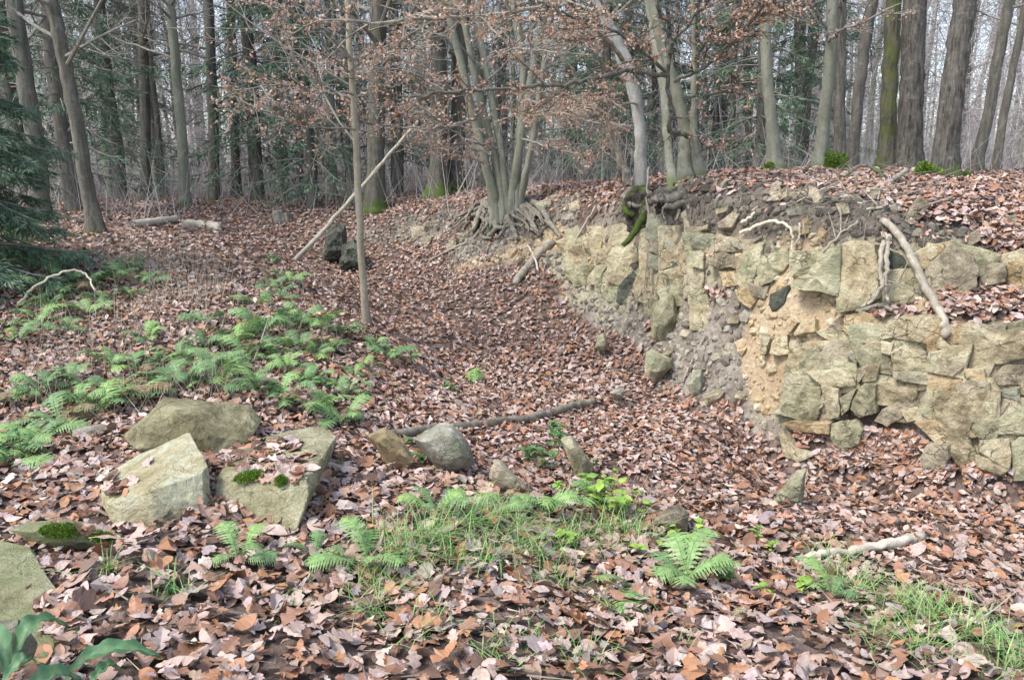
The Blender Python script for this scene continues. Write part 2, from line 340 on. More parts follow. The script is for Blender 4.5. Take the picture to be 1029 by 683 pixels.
M_MOSS_DARK = moss_mat('moss_dark', (.014, .017, .009), (.06, .07, .035))
def bark(name, c1, c2, vs=(14, 14, 2.2), moss=0.0, mh=0.5, up=0.0, bstr=0.8, gcol=(.10, .17, .02)):
    """fissured bark; moss climbs the foot to about mh metres, a thin green film of strength `up` above"""
    m, t, b = mat(name, 0.92, 0.15); vec = coords(t, vs); iso = coords(t)
    f = noise(t, vec, 1.0, 7, .65, .5); c = ramp(t, f, [(.30, c1), (.62, c2)])
    c = mix(t, .5, c, ramp(t, noise(t, iso, 2.2, 5), [(.3, (.7, .7, .68)), (.7, (1.22, 1.22, 1.2))]), 'MULTIPLY')
    n1 = noise(t, iso, 3.5, 5, .6); li = step(t, noise(t, iso, 9, 7, .75), .54, .66); c = mix(t, mth(t, 'MULTIPLY', li, .35), c, (.30, .30, .265))
    c = mix(t, .6, c, ramp(t, noise(t, iso, 28, 5, .7), [(.3, (.55, .55, .55)), (.7, (1.3, 1.3, 1.3))]), 'MULTIPLY')
    if up: c = mix(t, mth(t, 'MULTIPLY', step(t, n1, .42, .62), up), c, gcol)
    if moss:
        z = nd(t, 'ShaderNodeSeparateXYZ'); t.links.new(iso, z.inputs[0])
        k = mth(t, 'SUBTRACT', mth(t, 'ADD', mth(t, 'MULTIPLY', mth(t, 'SUBTRACT', n1, .5), 5.0), 1.0), mth(t, 'DIVIDE', z.outputs[2], mh))
        c = mix(t, mth(t, 'MULTIPLY', step(t, k, -.2, 1.0), moss), c, mix(t, noise(t, iso, 30, 4), (.045, .07, .014), (.105, .15, .035)))
    t.links.new(c, b.inputs['Base Color']); bump(t, b, mth(t, 'ADD', f, mth(t, 'MULTIPLY', noise(t, iso, 55, 4, .7), .35)), bstr, .03); return m
B_OAK = bark('oak_bark', (.022, .019, .016), (.16, .145, .122), (30, 30, 4.5), .7, .16, .0, 1.0)
B_OAK_MOSSY = bark('mossy_oak_bark', (.05, .045, .03), (.17, .155, .12), (22, 22, 3), .8, .4, .75, 1.0, (.125, .145, .045))
B_SMOOTH = bark('smooth_green_bark', (.14, .14, .108), (.27, .265, .21), (7, 7, 1.6), .6, .12, .35, .5, (.15, .17, .09))
B_PALE = bark('pale_beech_bark', (.24, .225, .20), (.43, .415, .385), (6, 6, 2.5), .8, .2, .15, .4, (.20, .22, .13))
B_GREYBROWN = bark('greybrown_bark', (.065, .058, .046), (.185, .168, .14), (16, 16, 2), .5, .1, .15, .8, (.14, .15, .085))
B_DARK = bark('dark_bark', (.06, .054, .045), (.165, .15, .128), (14, 14, 2), .5, .12, .12, .8, (.09, .10, .05))
B_MOSSFOOT = bark('mossfoot_bark', (.06, .054, .044), (.165, .15, .125), (14, 14, 2), .95, .45, .15, .8, (.10, .13, .03))
B_TAN = bark('tan_sapling_bark', (.24, .195, .14), (.40, .34, .26), (6, 6, 1.5), 0, .2, .1, .4)
B_TWIG = bark('twig_bark', (.15, .135, .118), (.30, .275, .245), (8, 8, 8), 0, .2, .1, .2)
B_ROOT = bark('root_bark', (.12, .10, .08), (.27, .24, .20), (9, 9, 9), 0, .2, .12, .6, (.14, .18, .06))
B_ROOTMOSS = bark('mossy_root_bark', (.035, .04, .018), (.08, .09, .035), (9, 9, 9), 0, .2, .6, .6, (.075, .115, .02))
B_DEAD = bark('dead_wood', (.20, .165, .125), (.40, .35, .28), (12, 12, 12), 0, .2, .08, .6, (.2, .22, .1))
B_DEADPALE = bark('pale_dead_wood', (.40, .34, .26), (.60, .53, .42), (10, 10, 10), 0, .2, .05, .5)
# ================================================================ the ground
ny, nx = MX.shape
gverts = np.stack([MX, MY, MZ], -1).reshape(-1, 3)
earth = np.clip((SLOPE - 0.75) / 0.8, 0, 1)
sand = np.zeros_like(MX)
def blob(maskname, spots):
    for (u, v, r, a) in spots:
        c = hit(u, v); d = np.sqrt((MX - c[0]) ** 2 + (MY - c[1]) ** 2 + (MZ - c[2]) ** 2)
        maskname[:] = np.maximum(maskname, a * np.clip(1.5 - d / r, 0, 1))
blob(sand, [(800,300,.36,1),(825,306,.36,1),(785,325,.36,1),(770,355,.34,1),(775,385,.3,1),(800,330,.32,1),(765,335,.3,.9),(795,250,.22,.9),(815,240,.2,.8),(735,238,.2,.8),(745,262,.2,.7),(520,250,.4,.6),(490,262,.4,.5),
            (545,248,.35,.7),(555,240,.3,.8),(470,268,.4,.5),(600,235,.35,.7),(620,250,.35,.8),(615,262,.3,.7),(590,255,.4,.6),(880,345,.3,.5),(690,258,.2,.7),(690,275,.2,.6),(780,290,.25,.8),(845,345,.3,.6)])
blob(earth, [(720,340,.5,1),(700,360,.45,1),(730,370,.4,.9),(735,310,.4,1),(760,330,.35,.9),(690,345,.3,.8),(850,225,.5,1),(800,215,.5,1),(740,215,.5,1),(700,215,.45,1),(900,225,.35,.8),(480,240,.6,1),(520,232,.6,1),
             (560,225,.6,.9),(440,225,.5,.8),(410,230,.5,.7),(560,255,.3,1),(950,235,.3,.8),(1000,232,.25,.6),(655,205,.4,1),(625,215,.4,1),(330,250,.35,.5),(365,240,.5,.5)])
humus = np.zeros_like(MX); blob(humus, [(640,212,.4,1),(665,205,.4,1),(700,205,.4,1),(735,210,.45,.9),(775,212,.45,.9),(815,208,.45,.9),(850,212,.45,.9),(880,225,.4,.9),(915,225,.35,.8),(950,230,.35,.8),(1000,222,.3,.8),(505,222,.6,1),(480,218,.5,1),(540,222,.5,.8),(590,215,.5,.7),(440,222,.6,.6),(400,228,.6,.6),(780,228,.2,.9),(870,240,.2,.9)])
ledge = np.zeros_like(MX); blob(ledge, [(840,470,.4,1),(880,478,.4,1),(920,484,.4,1),(800,468,.35,1),(960,494,.35,1),(1010,506,.35,1),(985,305,.3,1),(950,307,.25,1),(1020,305,.3,1),(1000,240,.22,.9),(1020,238,.25,.9),(870,440,.3,1),(895,450,.3,1),(900,435,.18,1),(815,440,.16,1)])
blob(ledge, [(960,190,.6,1),(1000,195,.6,1),(1029,200,.5,1),(900,190,.5,.8),(600,200,.6,.8)])
earth = np.clip(earth - ledge, 0, 1); sand = np.clip(sand - ledge, 0, 1)
bed = np.zeros_like(MX)
blob(bed, [(800,400,.3,1),(830,370,.3,1),(850,400,.35,1),(880,370,.35,1),(900,340,.3,1),(920,380,.4,1),(960,350,.35,1),(960,400,.4,1),(1000,380,.4,1),(1010,430,.4,1),(1040,360,.5,1),(1040,440,.5,1),(970,450,.3,1),(830,400,.3,1),(800,430,.25,.9),(850,435,.25,.9),
           (830,280,.3,1),(865,275,.35,1),(905,275,.3,1),(950,272,.35,1),(990,275,.3,1),(1035,275,.4,1),(590,275,.5,1),(620,285,.5,1),(650,275,.45,1),(660,250,.4,1),(575,250,.45,1),(655,230,.35,1),(720,262,.3,.8),(765,268,.3,.8)])
bed = np.clip(bed - ledge, 0, 1); bed = np.clip(bed - .7 * np.clip(sand - .5, 0, 1) * 2, 0, 1)
gm = MB(); i = np.arange(ny - 1)[:, None] * nx; k = np.arange(nx - 1)[None]
gm.add(gverts, q=np.stack([i + k, i + k + 1, i + nx + k + 1, i + nx + k], -1).reshape(-1, 4), c=np.stack([earth, sand, bed], -1).reshape(-1, 3))
ground = gm.build('ground', M_GROUND, smooth=True); tag(ground, kind='structure'); _a = ground.data.attributes.new('humus', 'FLOAT', 'POINT'); _a.data.foreach_set('value', np.clip(humus - ledge * .8, 0, 1).astype(np.float32).ravel())
# ================================================================ rocks
from mathutils import noise as mnoise
def roughen(bm, amp, freq, seed, cuts=2):
    bmesh.ops.triangulate(bm, faces=bm.faces)
    for _ in range(cuts):
        ed = [e for e in bm.edges]; bmesh.ops.subdivide_edges(bm, edges=ed, cuts=1, use_grid_fill=True)
        bmesh.ops.triangulate(bm, faces=[f for f in bm.faces if len(f.verts) > 3])
    bm.normal_update(); o = Vector((seed * 3.17, seed * 1.31, seed * 7.7)); mv = []
    for v in bm.verts:
        p = v.co * freq + o
        s = mnoise.noise(p) * 1.0 + abs(mnoise.noise(p * 2.3)) * .7 - .3 + mnoise.noise(p * 5.1) * .35
        mv.append((v, v.normal * (amp * s)))
    for v, d in mv: v.co += d
def finish(bm, name, m, parent=None, origin=None, ang=28):
    bmesh.ops.recalc_face_normals(bm, faces=bm.faces)
    me = bpy.data.meshes.new(name)
    if origin is not None: bmesh.ops.translate(bm, verts=bm.verts, vec=-Vector([float(c) for c in origin]))
    bm.to_mesh(me); bm.free(); me.materials.append(m)
    for p in me.polygons: p.use_smooth = True
    me.set_sharp_from_angle(angle=R(ang))
    return link(name, me, parent, origin)
def wall_normal(p):
    e = .35; a = (base_z(p[0] + e, p[1]) - base_z(p[0] - e, p[1])) / (2 * e); b = (base_z(p[0], p[1] + e) - base_z(p[0], p[1] - e)) / (2 * e)
    g = np.array([-float(a), -float(b), 0]); return unit(g)
seedc = [0]
def wall_stone(poly, m, parent, proud=0.05, thick=0.22, tilt=0.25, rnd=0.16, plane=None, cuts=3, amp=.018):
    seedc[0] += 1; sd_ = seedc[0]; rr = random.Random(sd_)
    cu = sum(q[0] for q in poly) / len(poly); cv = sum(q[1] for q in poly) / len(poly)
    c = hit(cu, cv); nrm = wall_normal(c); tocam = unit(C0 - c)
    nrm = unit(nrm * .7 + np.array([tocam[0], tocam[1], 0]) * .45 + np.array([0, 0, tilt]) + np.array([rr.uniform(-rnd, rnd) for _ in range(3)]))
    c = c + nrm * proud
    outline = []
    for (u, v) in poly:
        d = ray(u, v); t = np.dot(c - C0, nrm) / np.dot(d, nrm); outline.append(C0 + d * t)
    # irregular outline: split every long edge and nudge it
    out = []
    for a, b in zip(outline, outline[1:] + outline[:1]):
        L = np.linalg.norm(b - a); out.append(a)
        if L > .14: out.append(a * .5 + b * .5 + np.array([rr.uniform(-1, 1) for _ in range(3)]) * L * .06)
    out = np.array(out); cen = out.mean(0); size = np.linalg.norm(out - cen, axis=1).mean()
    bul = min(.04, size * .12); N = len(out); bm = bmesh.new()
    back = [bm.verts.new(cen + (p - cen) * 1.04 - nrm * thick) for p in out]
    mid = [bm.verts.new(cen + (p - cen) * 1.035 - nrm * bul * rr.uniform(.15, .5)) for p in out]
    fr = [bm.verts.new(cen + (p - cen) * rr.uniform(.95, 1.01) + nrm * bul * rr.uniform(-.15, .5)) for p in out]
    in2 = [bm.verts.new(cen + (p - cen) * rr.uniform(.35, .55) + nrm * bul * rr.uniform(.2, 1.0)) for p in out]
    for q in range(N):
        z = (q + 1) % N
        bm.faces.new((back[q], back[z], mid[z], mid[q])); bm.faces.new((mid[q], mid[z], fr[z], fr[q]))
    vc = bm.verts.new(cen + nrm * bul * rr.uniform(.2, 1.1))
    for q in range(N):
        z = (q + 1) % N; bm.faces.new((fr[q], fr[z], in2[z], in2[q])); bm.faces.new((in2[q], in2[z], vc))
    roughen(bm, amp * min(1.0, size / .15), 5.5, sd_, cuts)
    return finish(bm, 'stone', m, parent, cen)
wall = empty('quarry_wall', hit(860, 455))
tag(wall, 'low weathered quarry wall of cracked pale yellow-green sandstone blocks on the right', 'rock wall')
def wchild(poly, m, **kw):
    o = wall_stone(poly, m, None, **kw); o.parent = wall; o.location = o.location - wall.location; return o
s, g, y_, d_, gr, bl = M_STONE, M_STONE_GREEN, M_STONE_YELLOW, M_STONE_DARK, M_STONE_GREY, M_STONE_BLUE
STONES = [
 (g,[(567.7,264),(598.7,268),(588.7,287),(577.6,288),(567.6,276)]),(g,[(597.5,268),(610,267),(606,275),(604.5,295),(597.5,295)]),
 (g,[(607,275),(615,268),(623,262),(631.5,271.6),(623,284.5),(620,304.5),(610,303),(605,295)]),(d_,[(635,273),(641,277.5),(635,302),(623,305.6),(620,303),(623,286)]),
 (s,[(640,280),(650,279),(656,286),(655.5,301),(647,304.5),(636,301)]),(g,[(642,263.5),(650,262),(652.5,278.7),(641,277.5)]),(s,[(630,262),(641,253),(648,255),(642,262),(632.7,266)]),
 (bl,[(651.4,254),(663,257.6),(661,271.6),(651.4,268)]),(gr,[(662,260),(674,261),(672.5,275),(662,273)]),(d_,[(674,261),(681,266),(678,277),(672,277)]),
 (s,[(658.5,276),(665.5,274),(671,285.7),(669,295),(658.5,295)]),(g,[(646.7,305.6),(661,296),(663,310),(657,320),(647,315)]),
 (s,[(590,251),(604.5,243),(603,252.6),(593,254)]),(g,[(568,231.5),(580,227),(588,245.6),(589,262),(568,262)]),(s,[(581,241),(595,227),(607,230),(611.6,245.6),(604,243),(590,250)]),
 (gr,[(611.6,227),(625.6,224.5),(635,229),(625.6,241),(614,243)]),(s,[(615,245.6),(623,243),(625.6,252.6),(616,251.5)]),(s,[(600,254),(612,247),(622,256),(613,266),(599,265)]),
 (bl,[(648,238),(650,215),(665,213),(681.7,217),(677,244),(662,245),(649,239)]),(gr,[(653.7,241),(672.5,245.6),(677,256),(663,257),(652.6,252.6)]),
 (gr,[(684,214.6),(688.7,212),(693.4,231),(688.7,233.4)]),(bl,[(694,239),(705.7,237),(716,240.4),(716,250),(705.7,251),(695,248.6)]),(gr,[(717.4,240.4),(732.7,240.4),(740,250),(736,253),(717.4,251)]),
 (gr,[(710,259),(725.6,253.5),(742,257),(746,262),(743,271),(735,267.6),(723,270),(710.4,265)]),(g,[(752,250),(767,245),(764,262),(757,279),(750,281.6),(744.4,275.8),(746.7,264)]),
 (g,[(767,257.6),(790.5,249.4),(793,263.4),(775,283),(764.7,287),(761,275)]),(gr,[(688,277),(707,273.4),(706,288.7),(695,295.7),(687,300.4)]),
 (y_,[(739.7,292),(758,288.7),(763,297),(753.8,310),(742,301.6)]),(gr,[(729,320),(737,315.6),(744,319),(741,325),(731.5,325)]),
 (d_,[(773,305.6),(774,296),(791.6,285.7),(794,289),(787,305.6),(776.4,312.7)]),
 (g,[(794,285.7),(804.5,274),(816,269),(830,254),(843,247),(841,298.6),(825.6,292.7),(810,291.6),(800,290)]),
 (s,[(843,247),(857,243.5),(878,247),(884,270),(880,298),(865.5,310),(842,312.7),(841,299)]),
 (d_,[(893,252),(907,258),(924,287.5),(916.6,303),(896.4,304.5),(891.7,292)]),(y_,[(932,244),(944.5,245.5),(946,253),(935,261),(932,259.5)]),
 (gr,[(932,267),(946,258),(957,243),(971,256),(978.7,259.5),(983,272),(980,287.5),(957,297),(938,298),(926,303),(925,290)]),
 (gr,[(984,270),(991,264),(1011,267),(1010.5,283),(982,289)]),(y_,[(1014.4,264),(1045,258),(1045,300),(1011,295)]),(y_,[(923,303),(932,295),(935,312),(923,312)]),
 (s,[(887,330),(902.6,319),(924,318),(944.5,319),(949,336),(960,350),(935,346),(910,341),(887,341)]),(s,[(961.6,346),(971,327),(999,336),(1040,335),(1040,354),(1010,364),(979,367.5),(966,356.6)]),
 (s,[(896,355),(910,346),(918,353.5),(935,367.5),(932,373.7),(898,372)]),(gr,[(898,374),(932,375),(943,378),(937,387.6),(916.6,384.5),(899.5,380)]),(gr,[(935,355),(963,356.6),(968,369),(957,378),(938,377)]),
 (y_,[(969.4,370.6),(988,370.6),(991,383),(971,380)]),(gr,[(960,387.6),(975.6,381.4),(992.7,386),(994,395.4),(963,396)]),(gr,[(999,378),(1010,366),(1035,367.5),(1035,387),(1003.5,386)]),
 (bl,[(1005,392),(1024,391),(1025,403),(1003.5,397)]),(s,[(938,407),(943,391.6),(979,396),(988,401),(982,422.6),(969.4,419.5),(947.6,408.6)]),
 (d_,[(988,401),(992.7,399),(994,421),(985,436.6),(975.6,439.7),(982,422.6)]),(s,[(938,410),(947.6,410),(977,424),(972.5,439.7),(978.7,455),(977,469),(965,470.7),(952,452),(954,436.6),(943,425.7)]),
 (g,[(1000.4,429),(1006.6,418),(1040,405),(1040,436.6),(1000,436.6)]),(s,[(985,443),(1014,441),(1016,455),(1013,470.7),(994,460),(985,455)]),(s,[(980,458),(994,461),(1013,472),(1005,477),(982,469)]),
 (g,[(1017.5,447.5),(1025,441),(1045,441),(1045,483),(1019,483)]),(gr,[(926,462),(929,449),(951,449),(952,461.4),(947.6,472),(929,472)]),
 (gr,[(879,422.6),(885.5,412),(921,398),(924,405.5),(904,421),(892,428)]),(s,[(882.4,383),(921,386),(921,401.6),(898,409),(882.4,406)]),
 (g,[(804.5,364),(811.6,352),(832.7,357),(831.5,379),(803,377)]),(g,[(835,361.6),(859.6,366),(861,375.6),(856,384),(835,384)]),(bl,[(850,357),(861,346),(863,351),(871,359),(859.6,365)]),
 (gr,[(862,371),(871,366),(869,375.6),(862,385)]),(y_,[(774,354.5),(777.6,341.6),(791.6,336),(793,355.7),(781,357)]),(s,[(763.5,357),(764.7,337),(773,340.5),(769.4,355.7)]),
 (y_,[(787,331),(794,321.7),(801,324),(794,333.4)]),(y_,[(798,335),(807,320.5),(818.6,320.5),(818.6,333.4),(799,337)]),(gr,[(830,331),(842,319),(849,331),(844,334.6)]),
 (gr,[(793,344),(802,341.6),(803,357),(794,355.7)]),(s,[(822,343),(842,341.6),(841,353),(823,351)]),(s,[(863,349),(880,343),(893,347),(886,366),(872,362)]),
 (g,[(785.8,391.7),(789,386),(824.5,389),(824.5,406),(821,422),(812.7,423),(800,420),(786,417.5)]),(y_,[(783.4,427),(797.5,423),(832.7,425.7),(831.5,435),(795,431.6)]),
 (s,[(782,436),(787,433),(800,450),(816,457),(800,464),(788,458)]),(g,[(835,425.7),(861,421),(866.6,431.6),(863,445.6),(849,452.7),(839.7,450),(835,438.6)]),
 (s,[(825.6,389),(842,391.7),(844,413),(842,418.7),(832.7,420),(830,408)]),(g,[(844,400),(859.6,391.7),(852.6,411.6),(845.5,417.5)]),
 (g,[(861,395),(868,386),(880,387),(880,415),(863,420),(855,410.5)]),(s,[(829,380),(859.6,381),(858.4,388),(830,388)]),(gr,[(788,379),(803,379),(826,381),(826,387),(790,385)]),
 (gr,[(812.7,187),(821,189),(828,201),(823,210.5),(811.6,204.6)]),(gr,[(839.7,204.6),(852.6,203.4),(853.8,214),(844.4,216)]),(gr,[(793,193),(811.6,191.7),(810,203.4),(791.6,202)]),
 (gr,[(774,194),(790.5,189.4),(790.5,201),(776.4,202)]),(gr,[(918,205.7),(924,198),(934.4,206.5),(913.5,235),(907,227.5)]),(gr,[(951,223),(965,213.5),(971,216.6),(957,224)]),
 (gr,[(1008,219.7),(1020.6,215),(1022,224),(1010,230.6)]),(gr,[(975.6,238),(983,231),(985.7,241),(977,246)]),(gr,[(987,232),(997,233.7),(994,244.5),(986.5,244.5)]),
 (gr,[(873,193),(885.5,190),(885.5,202.6),(874.7,204)]),(gr,[(718.6,210),(732.7,206.4),(730,212),(719.8,215.8)]),(gr,[(721,224),(735,213.4),(744.4,214.6),(735,227.5),(723,228.7)]),
 (gr,[(703,228.7),(711.6,225),(710.4,230),(704.5,231)]),(gr,[(413,228.7),(426.7,227.7),(425.8,240.4),(415,244)]),(gr,[(424.8,236.5),(433.6,238.4),(430.6,250),(422,248)]),
 (gr,[(448,246),(458,240),(458,248),(450,254)]),(bl,[(537.7,205),(553,201),(553,211),(541.6,211)]),(bl,[(549,197.5),(563,195.6),(561,202)]),(gr,[(571,205),(580,201),(583,212),(573,212)]),
 (s,[(885,342),(897,345),(894,356),(886,354)]),(s,[(870,366),(884,368),(880,382),(866,384)]),(s,[(945,338),(958,352),(940,349)]),(y_,[(850,318),(868,314),(882,322),(878,338),(856,340),(848,332)]),
 (s,[(990,404),(1002,406),(1000,424),(995,430)]),(gr,[(1000,404),(1014,404),(1006,416),(998,420)]),(s,[(905,412),(922,408),(930,420),(912,424)]),(s,[(925,402),(937,392),(938,408),(936,422),(926,416)]),
 (g,[(664,278),(676,280),(682,292),(672,298)]),(s,[(692,252),(708,254),(706,270),(694,268)]),(y_,[(722,273),(738,272),(742,286),(726,288)]),(gr,[(750,284),(762,290),(772,287),(768,300),(756,298)]),
]
small_plank = {20}
for m_, poly in STONES:
    dark = m_ is d_
    big = max(q[1] for q in poly) - min(q[1] for q in poly) > 18
    upper = sum(q[1] for q in poly) / len(poly) < 235
    over = .24 if poly[0] in ((794, 285.7),) else .19 if poly[0] in ((843, 247),) else 0
    wchild(poly, m_, proud=over or (.05 if dark else random.uniform(.08, .125)) if not upper else random.uniform(.06, .11), thick=.42 if big else .36, tilt=.45 if upper else random.uniform(.05, .3), rnd=.12 if big else .17, cuts=3 if big else 2)
# the rock mass behind them, broken into joints: irregular blocks sharing edges
def joints(u0, u1, v0, v1, du, dv, seed, skip=None):
    g = random.Random(seed); nu = int((u1 - u0) / du) + 1; nv = int((v1 - v0) / dv) + 1
    pt = {(a, b): (u0 + a * du + g.uniform(-.34, .34) * du, v0 + b * dv + g.uniform(-.30, .30) * dv) for a in range(nu + 1) for b in range(nv + 1)}
    for a in range(nu):
        for b in range(nv):
            q = [pt[(a, b)], pt[(a + 1, b)], pt[(a + 1, b + 1)], pt[(a, b + 1)]]; cu = sum(p[0] for p in q) / 4; cv = sum(p[1] for p in q) / 4
            if skip and skip(cu, cv): continue
            h0 = hit(cu, cv)
            if lookup(ledge, h0[0], h0[1]) > .4 or lookup(sand, h0[0], h0[1]) > .75: continue
            wchild(q, g.choice([s, s, y_, gr, g_r]), proud=g.uniform(.055, .095), thick=.3, tilt=.15, rnd=.06, cuts=2)
g_r = g
joints(788, 1050, 326, 470, 36, 24, 1, lambda u, v: v > 470 + (u - 905) * .12 - (8 if u < 960 else 0) or (u < 830 and v > 440))
joints(566, 690, 228, 308, 24, 20, 2, lambda u, v: v > 268 + (u - 566) * .45 or (u > 660 and v < 235) or (620 < u < 660 and v < 240))
joints(800, 1050, 250, 300, 40, 26, 3, lambda u, v: u < 830 and v > 285)
joints(690, 790, 238, 286, 26, 18, 4, lambda u, v: v > 262 and u < 745)
# stones of the wall that run on just past the right edge
for k in range(16):
    u0 = 1046 + (k % 4) * 38; v0 = 300 + (k // 4) * 48 + random.uniform(-5, 5) + (k % 4) * 8
    wchild([(u0, v0), (u0 + 34, v0 + random.uniform(-6, 6)), (u0 + 36, v0 + 42), (u0 + 15, v0 + 46), (u0 - 1, v0 + 40)], random.choice([s, g, y_, gr]), proud=.05, rnd=.15)
# small rubble crumbling out of the face: countless, one object
def crumb_protos(k):
    out = []
    for q in range(k):
        bm = bmesh.new(); bmesh.ops.create_icosphere(bm, subdivisions=1, radius=1)
        for v in bm.verts: v.co = Vector((v.co.x * random.uniform(.6, 1.2), v.co.y * random.uniform(.5, 1.1), v.co.z * random.uniform(.35, .9)))
        bm.verts.ensure_lookup_table(); out.append((np.array([v.co[:] for v in bm.verts]), np.array([[w.index for w in f.verts] for f in bm.faces]))); bm.free()
    return out
CR = crumb_protos(8)
def rand_rot(N, tiltmax=None, nrm=None, g=None):
    g = g or rng; yaw = g.uniform(0, 2 * np.pi, N); cz, sz = np.cos(yaw), np.sin(yaw)
    Z = unit(nrm); ref = np.where(np.abs(Z[:, :1]) < .9, np.array([[1., 0, 0]]), np.array([[0, 1., 0]]))
    X = unit(np.cross(ref, Z)); Y = np.cross(Z, X)
    X2 = X * cz[:, None] + Y * sz[:, None]; Y2 = -X * sz[:, None] + Y * cz[:, None]
    return np.stack([X2, Y2, Z], -1)          # columns are axes
def scatter(mb, protos, pos, rot, scale, colr):
    which = rng.integers(0, len(protos), len(pos))
    for q, (pv, pf) in enumerate(protos):
        s_ = np.where(which == q)[0]
        if not len(s_): continue
        V = np.einsum('nij,kj->nki', rot[s_], pv) * scale[s_][:, None, None] + pos[s_][:, None]
        Fc = (pf[None] + (np.arange(len(s_)) * len(pv))[:, None, None]).reshape(-1, pf.shape[1])
        cc = np.repeat(colr[s_], len(pv), 0)
        mb.add(V.reshape(-1, 3), t=Fc if pf.shape[1] == 3 else None, q=Fc if pf.shape[1] == 4 else None, c=cc)
def crumb_mat():
    m, t, b = mat('rubble', .95, .15); vec = coords(t); f = noise(t, vec, 25, 6, .7)
    c = mix(t, 1.0, vcol(t), ramp(t, f, [(.3, (.6, .6, .58)), (.7, (1.25, 1.24, 1.22))]), 'MULTIPLY'); t.links.new(c, b.inputs['Base Color']); bump(t, b, noise(t, vec, 60, 5, .7), .9, .015); return m
M_CRUMB = crumb_mat()
def crumbs(N, seed, smin, smax, zone):
    g_ = np.random.default_rng(seed); x = g_.uniform(-3, 6.6, N); yy = g_.uniform(4.2, 17, N)
    e = lookup(earth, x, yy); sa = lookup(sand, x, yy); ok = (np.maximum(e, sa) > g_.uniform(.2, .9, N)); x, yy, e, sa = x[ok], yy[ok], e[ok], sa[ok]
    # bias: several heights on the steep face
    nn = gnormal(x, yy, .04); pos = np.stack([x, yy, gz(x, yy)], -1) + nn * g_.uniform(-.01, .012, len(x))[:, None]
    sc = smin * (smax / smin) ** (g_.uniform(0, 1, len(x)) ** 2.2)
    n2 = unit(nn + g_.normal(0, .45, nn.shape)); rot = rand_rot(len(x), nrm=n2, g=g_)
    pal = np.array([[.28, .25, .205], [.22, .195, .16], [.35, .32, .26], [.17, .145, .12], [.38, .335, .25]]); c = pal[g_.integers(0, 5, len(x))]
    spal = np.array([[.50, .41, .27], [.46, .34, .20], [.55, .48, .35], [.42, .33, .21]]); sc_c = spal[g_.integers(0, 4, len(x))]
    c = np.where((sa > .45)[:, None], sc_c, c) * (1 - .55 * np.clip(lookup(humus, x, yy), 0, 1))[:, None]; return pos, rot, sc, c
cb = MB(); scatter(cb, CR, *crumbs(90000, 5, .012, .085, None))
rub = cb.build('rubble', M_CRUMB); rub.parent = wall; rub.location = -wall.location; tag(rub, kind='stuff')
# ---------------------------------------------------------------- loose boulders
def hull_rock(name, pts, m, label, cat='rock', amp=.02, freq=3.5, cuts=3, group=None, ang=22, bevel=.018, chips=9, lift=0.0):
    """solid rock through the given (u, v, distance) corners"""
    seedc[0] += 1; w = np.array([P(*p) for p in pts]) + np.array([0, 0, lift]); bm = bmesh.new()
    for p in w: bm.verts.new(p)
    r_ = bmesh.ops.convex_hull(bm, input=bm.verts)
    for v in [v for v in bm.verts if not v.link_faces]: bm.verts.remove(v)
    rr = random.Random(seedc[0] * 13); cen = Vector(w.mean(0).tolist()); rad = float(np.linalg.norm(w - w.mean(0), axis=1).mean())
    for _ in range(chips):                        # break corners off along flat planes
        nv = Vector((rr.gauss(0, 1), rr.gauss(-.4, 1), rr.gauss(.4, 1))).normalized(); far = max((v.co - cen).dot(nv) for v in bm.verts)
        bmesh.ops.bisect_plane(bm, geom=list(bm.verts) + list(bm.edges) + list(bm.faces), plane_co=cen + nv * far * rr.uniform(.86, .96), plane_no=nv, clear_outer=True)
        ed = [e for e in bm.edges if e.is_boundary]
        if ed: bmesh.ops.holes_fill(bm, edges=ed)
    bmesh.ops.remove_doubles(bm, verts=bm.verts, dist=.008)
    bmesh.ops.bevel(bm, geom=list(bm.edges), offset=bevel * .25, segments=1, affect='EDGES', clamp_overlap=True)
    bmesh.ops.remove_doubles(bm, verts=bm.verts, dist=.002)
    roughen(bm, amp * .45, freq * 2.2, seedc[0], cuts)
    org = (w[:, 0].mean(), w[:, 1].mean(), w[:, 2].min()); o = finish(bm, name, m, None, org, ang)
    return tag(o, label, cat, group)
def rock(name, poly, Y, m, label, depth=.25, lean=.12, **kw):
    """boulder from its outline: a bulged front, a smaller back, its foot sunk into the litter"""
    cu = sum(q[0] for q in poly) / len(poly); cv = sum(q[1] for q in poly) / len(poly); vmax = max(q[1] for q in poly); vmin = min(q[1] for q in poly); pts = []
    for (u, v) in poly:
        f = (vmax - v) / (vmax - vmin + 1e-6); pts.append((u, v, Y + lean * f))
    for (u, v) in poly: pts.append((cu + (u - cu) * .55, cv + (v - cv) * .5 + 1, Y - depth * .22))
    for (u, v) in poly: pts.append((cu + (u - cu) * .8, cv + (v - cv) * .75, Y + depth))
    pts.append((cu, vmax + 4, Y + depth * .4)); kw.setdefault('lift', .02)
    return hull_rock(name, pts, m, label, **kw)
hull_rock('boulder', [(102,513,3.65),(150,497,3.60),(212,476,3.75),(191,437,4.15),(140,460,4.2),(104,481,4.0),(121,538,3.6),(158,537,3.57),(213,510,3.7),(195,480,4.4),(110,500,4.3)], M_SLAB,
  'pale yellow tilted slab-like boulder in front of the two darker boulders', 'boulder', amp=.016, lift=.02, chips=4, cuts=4)
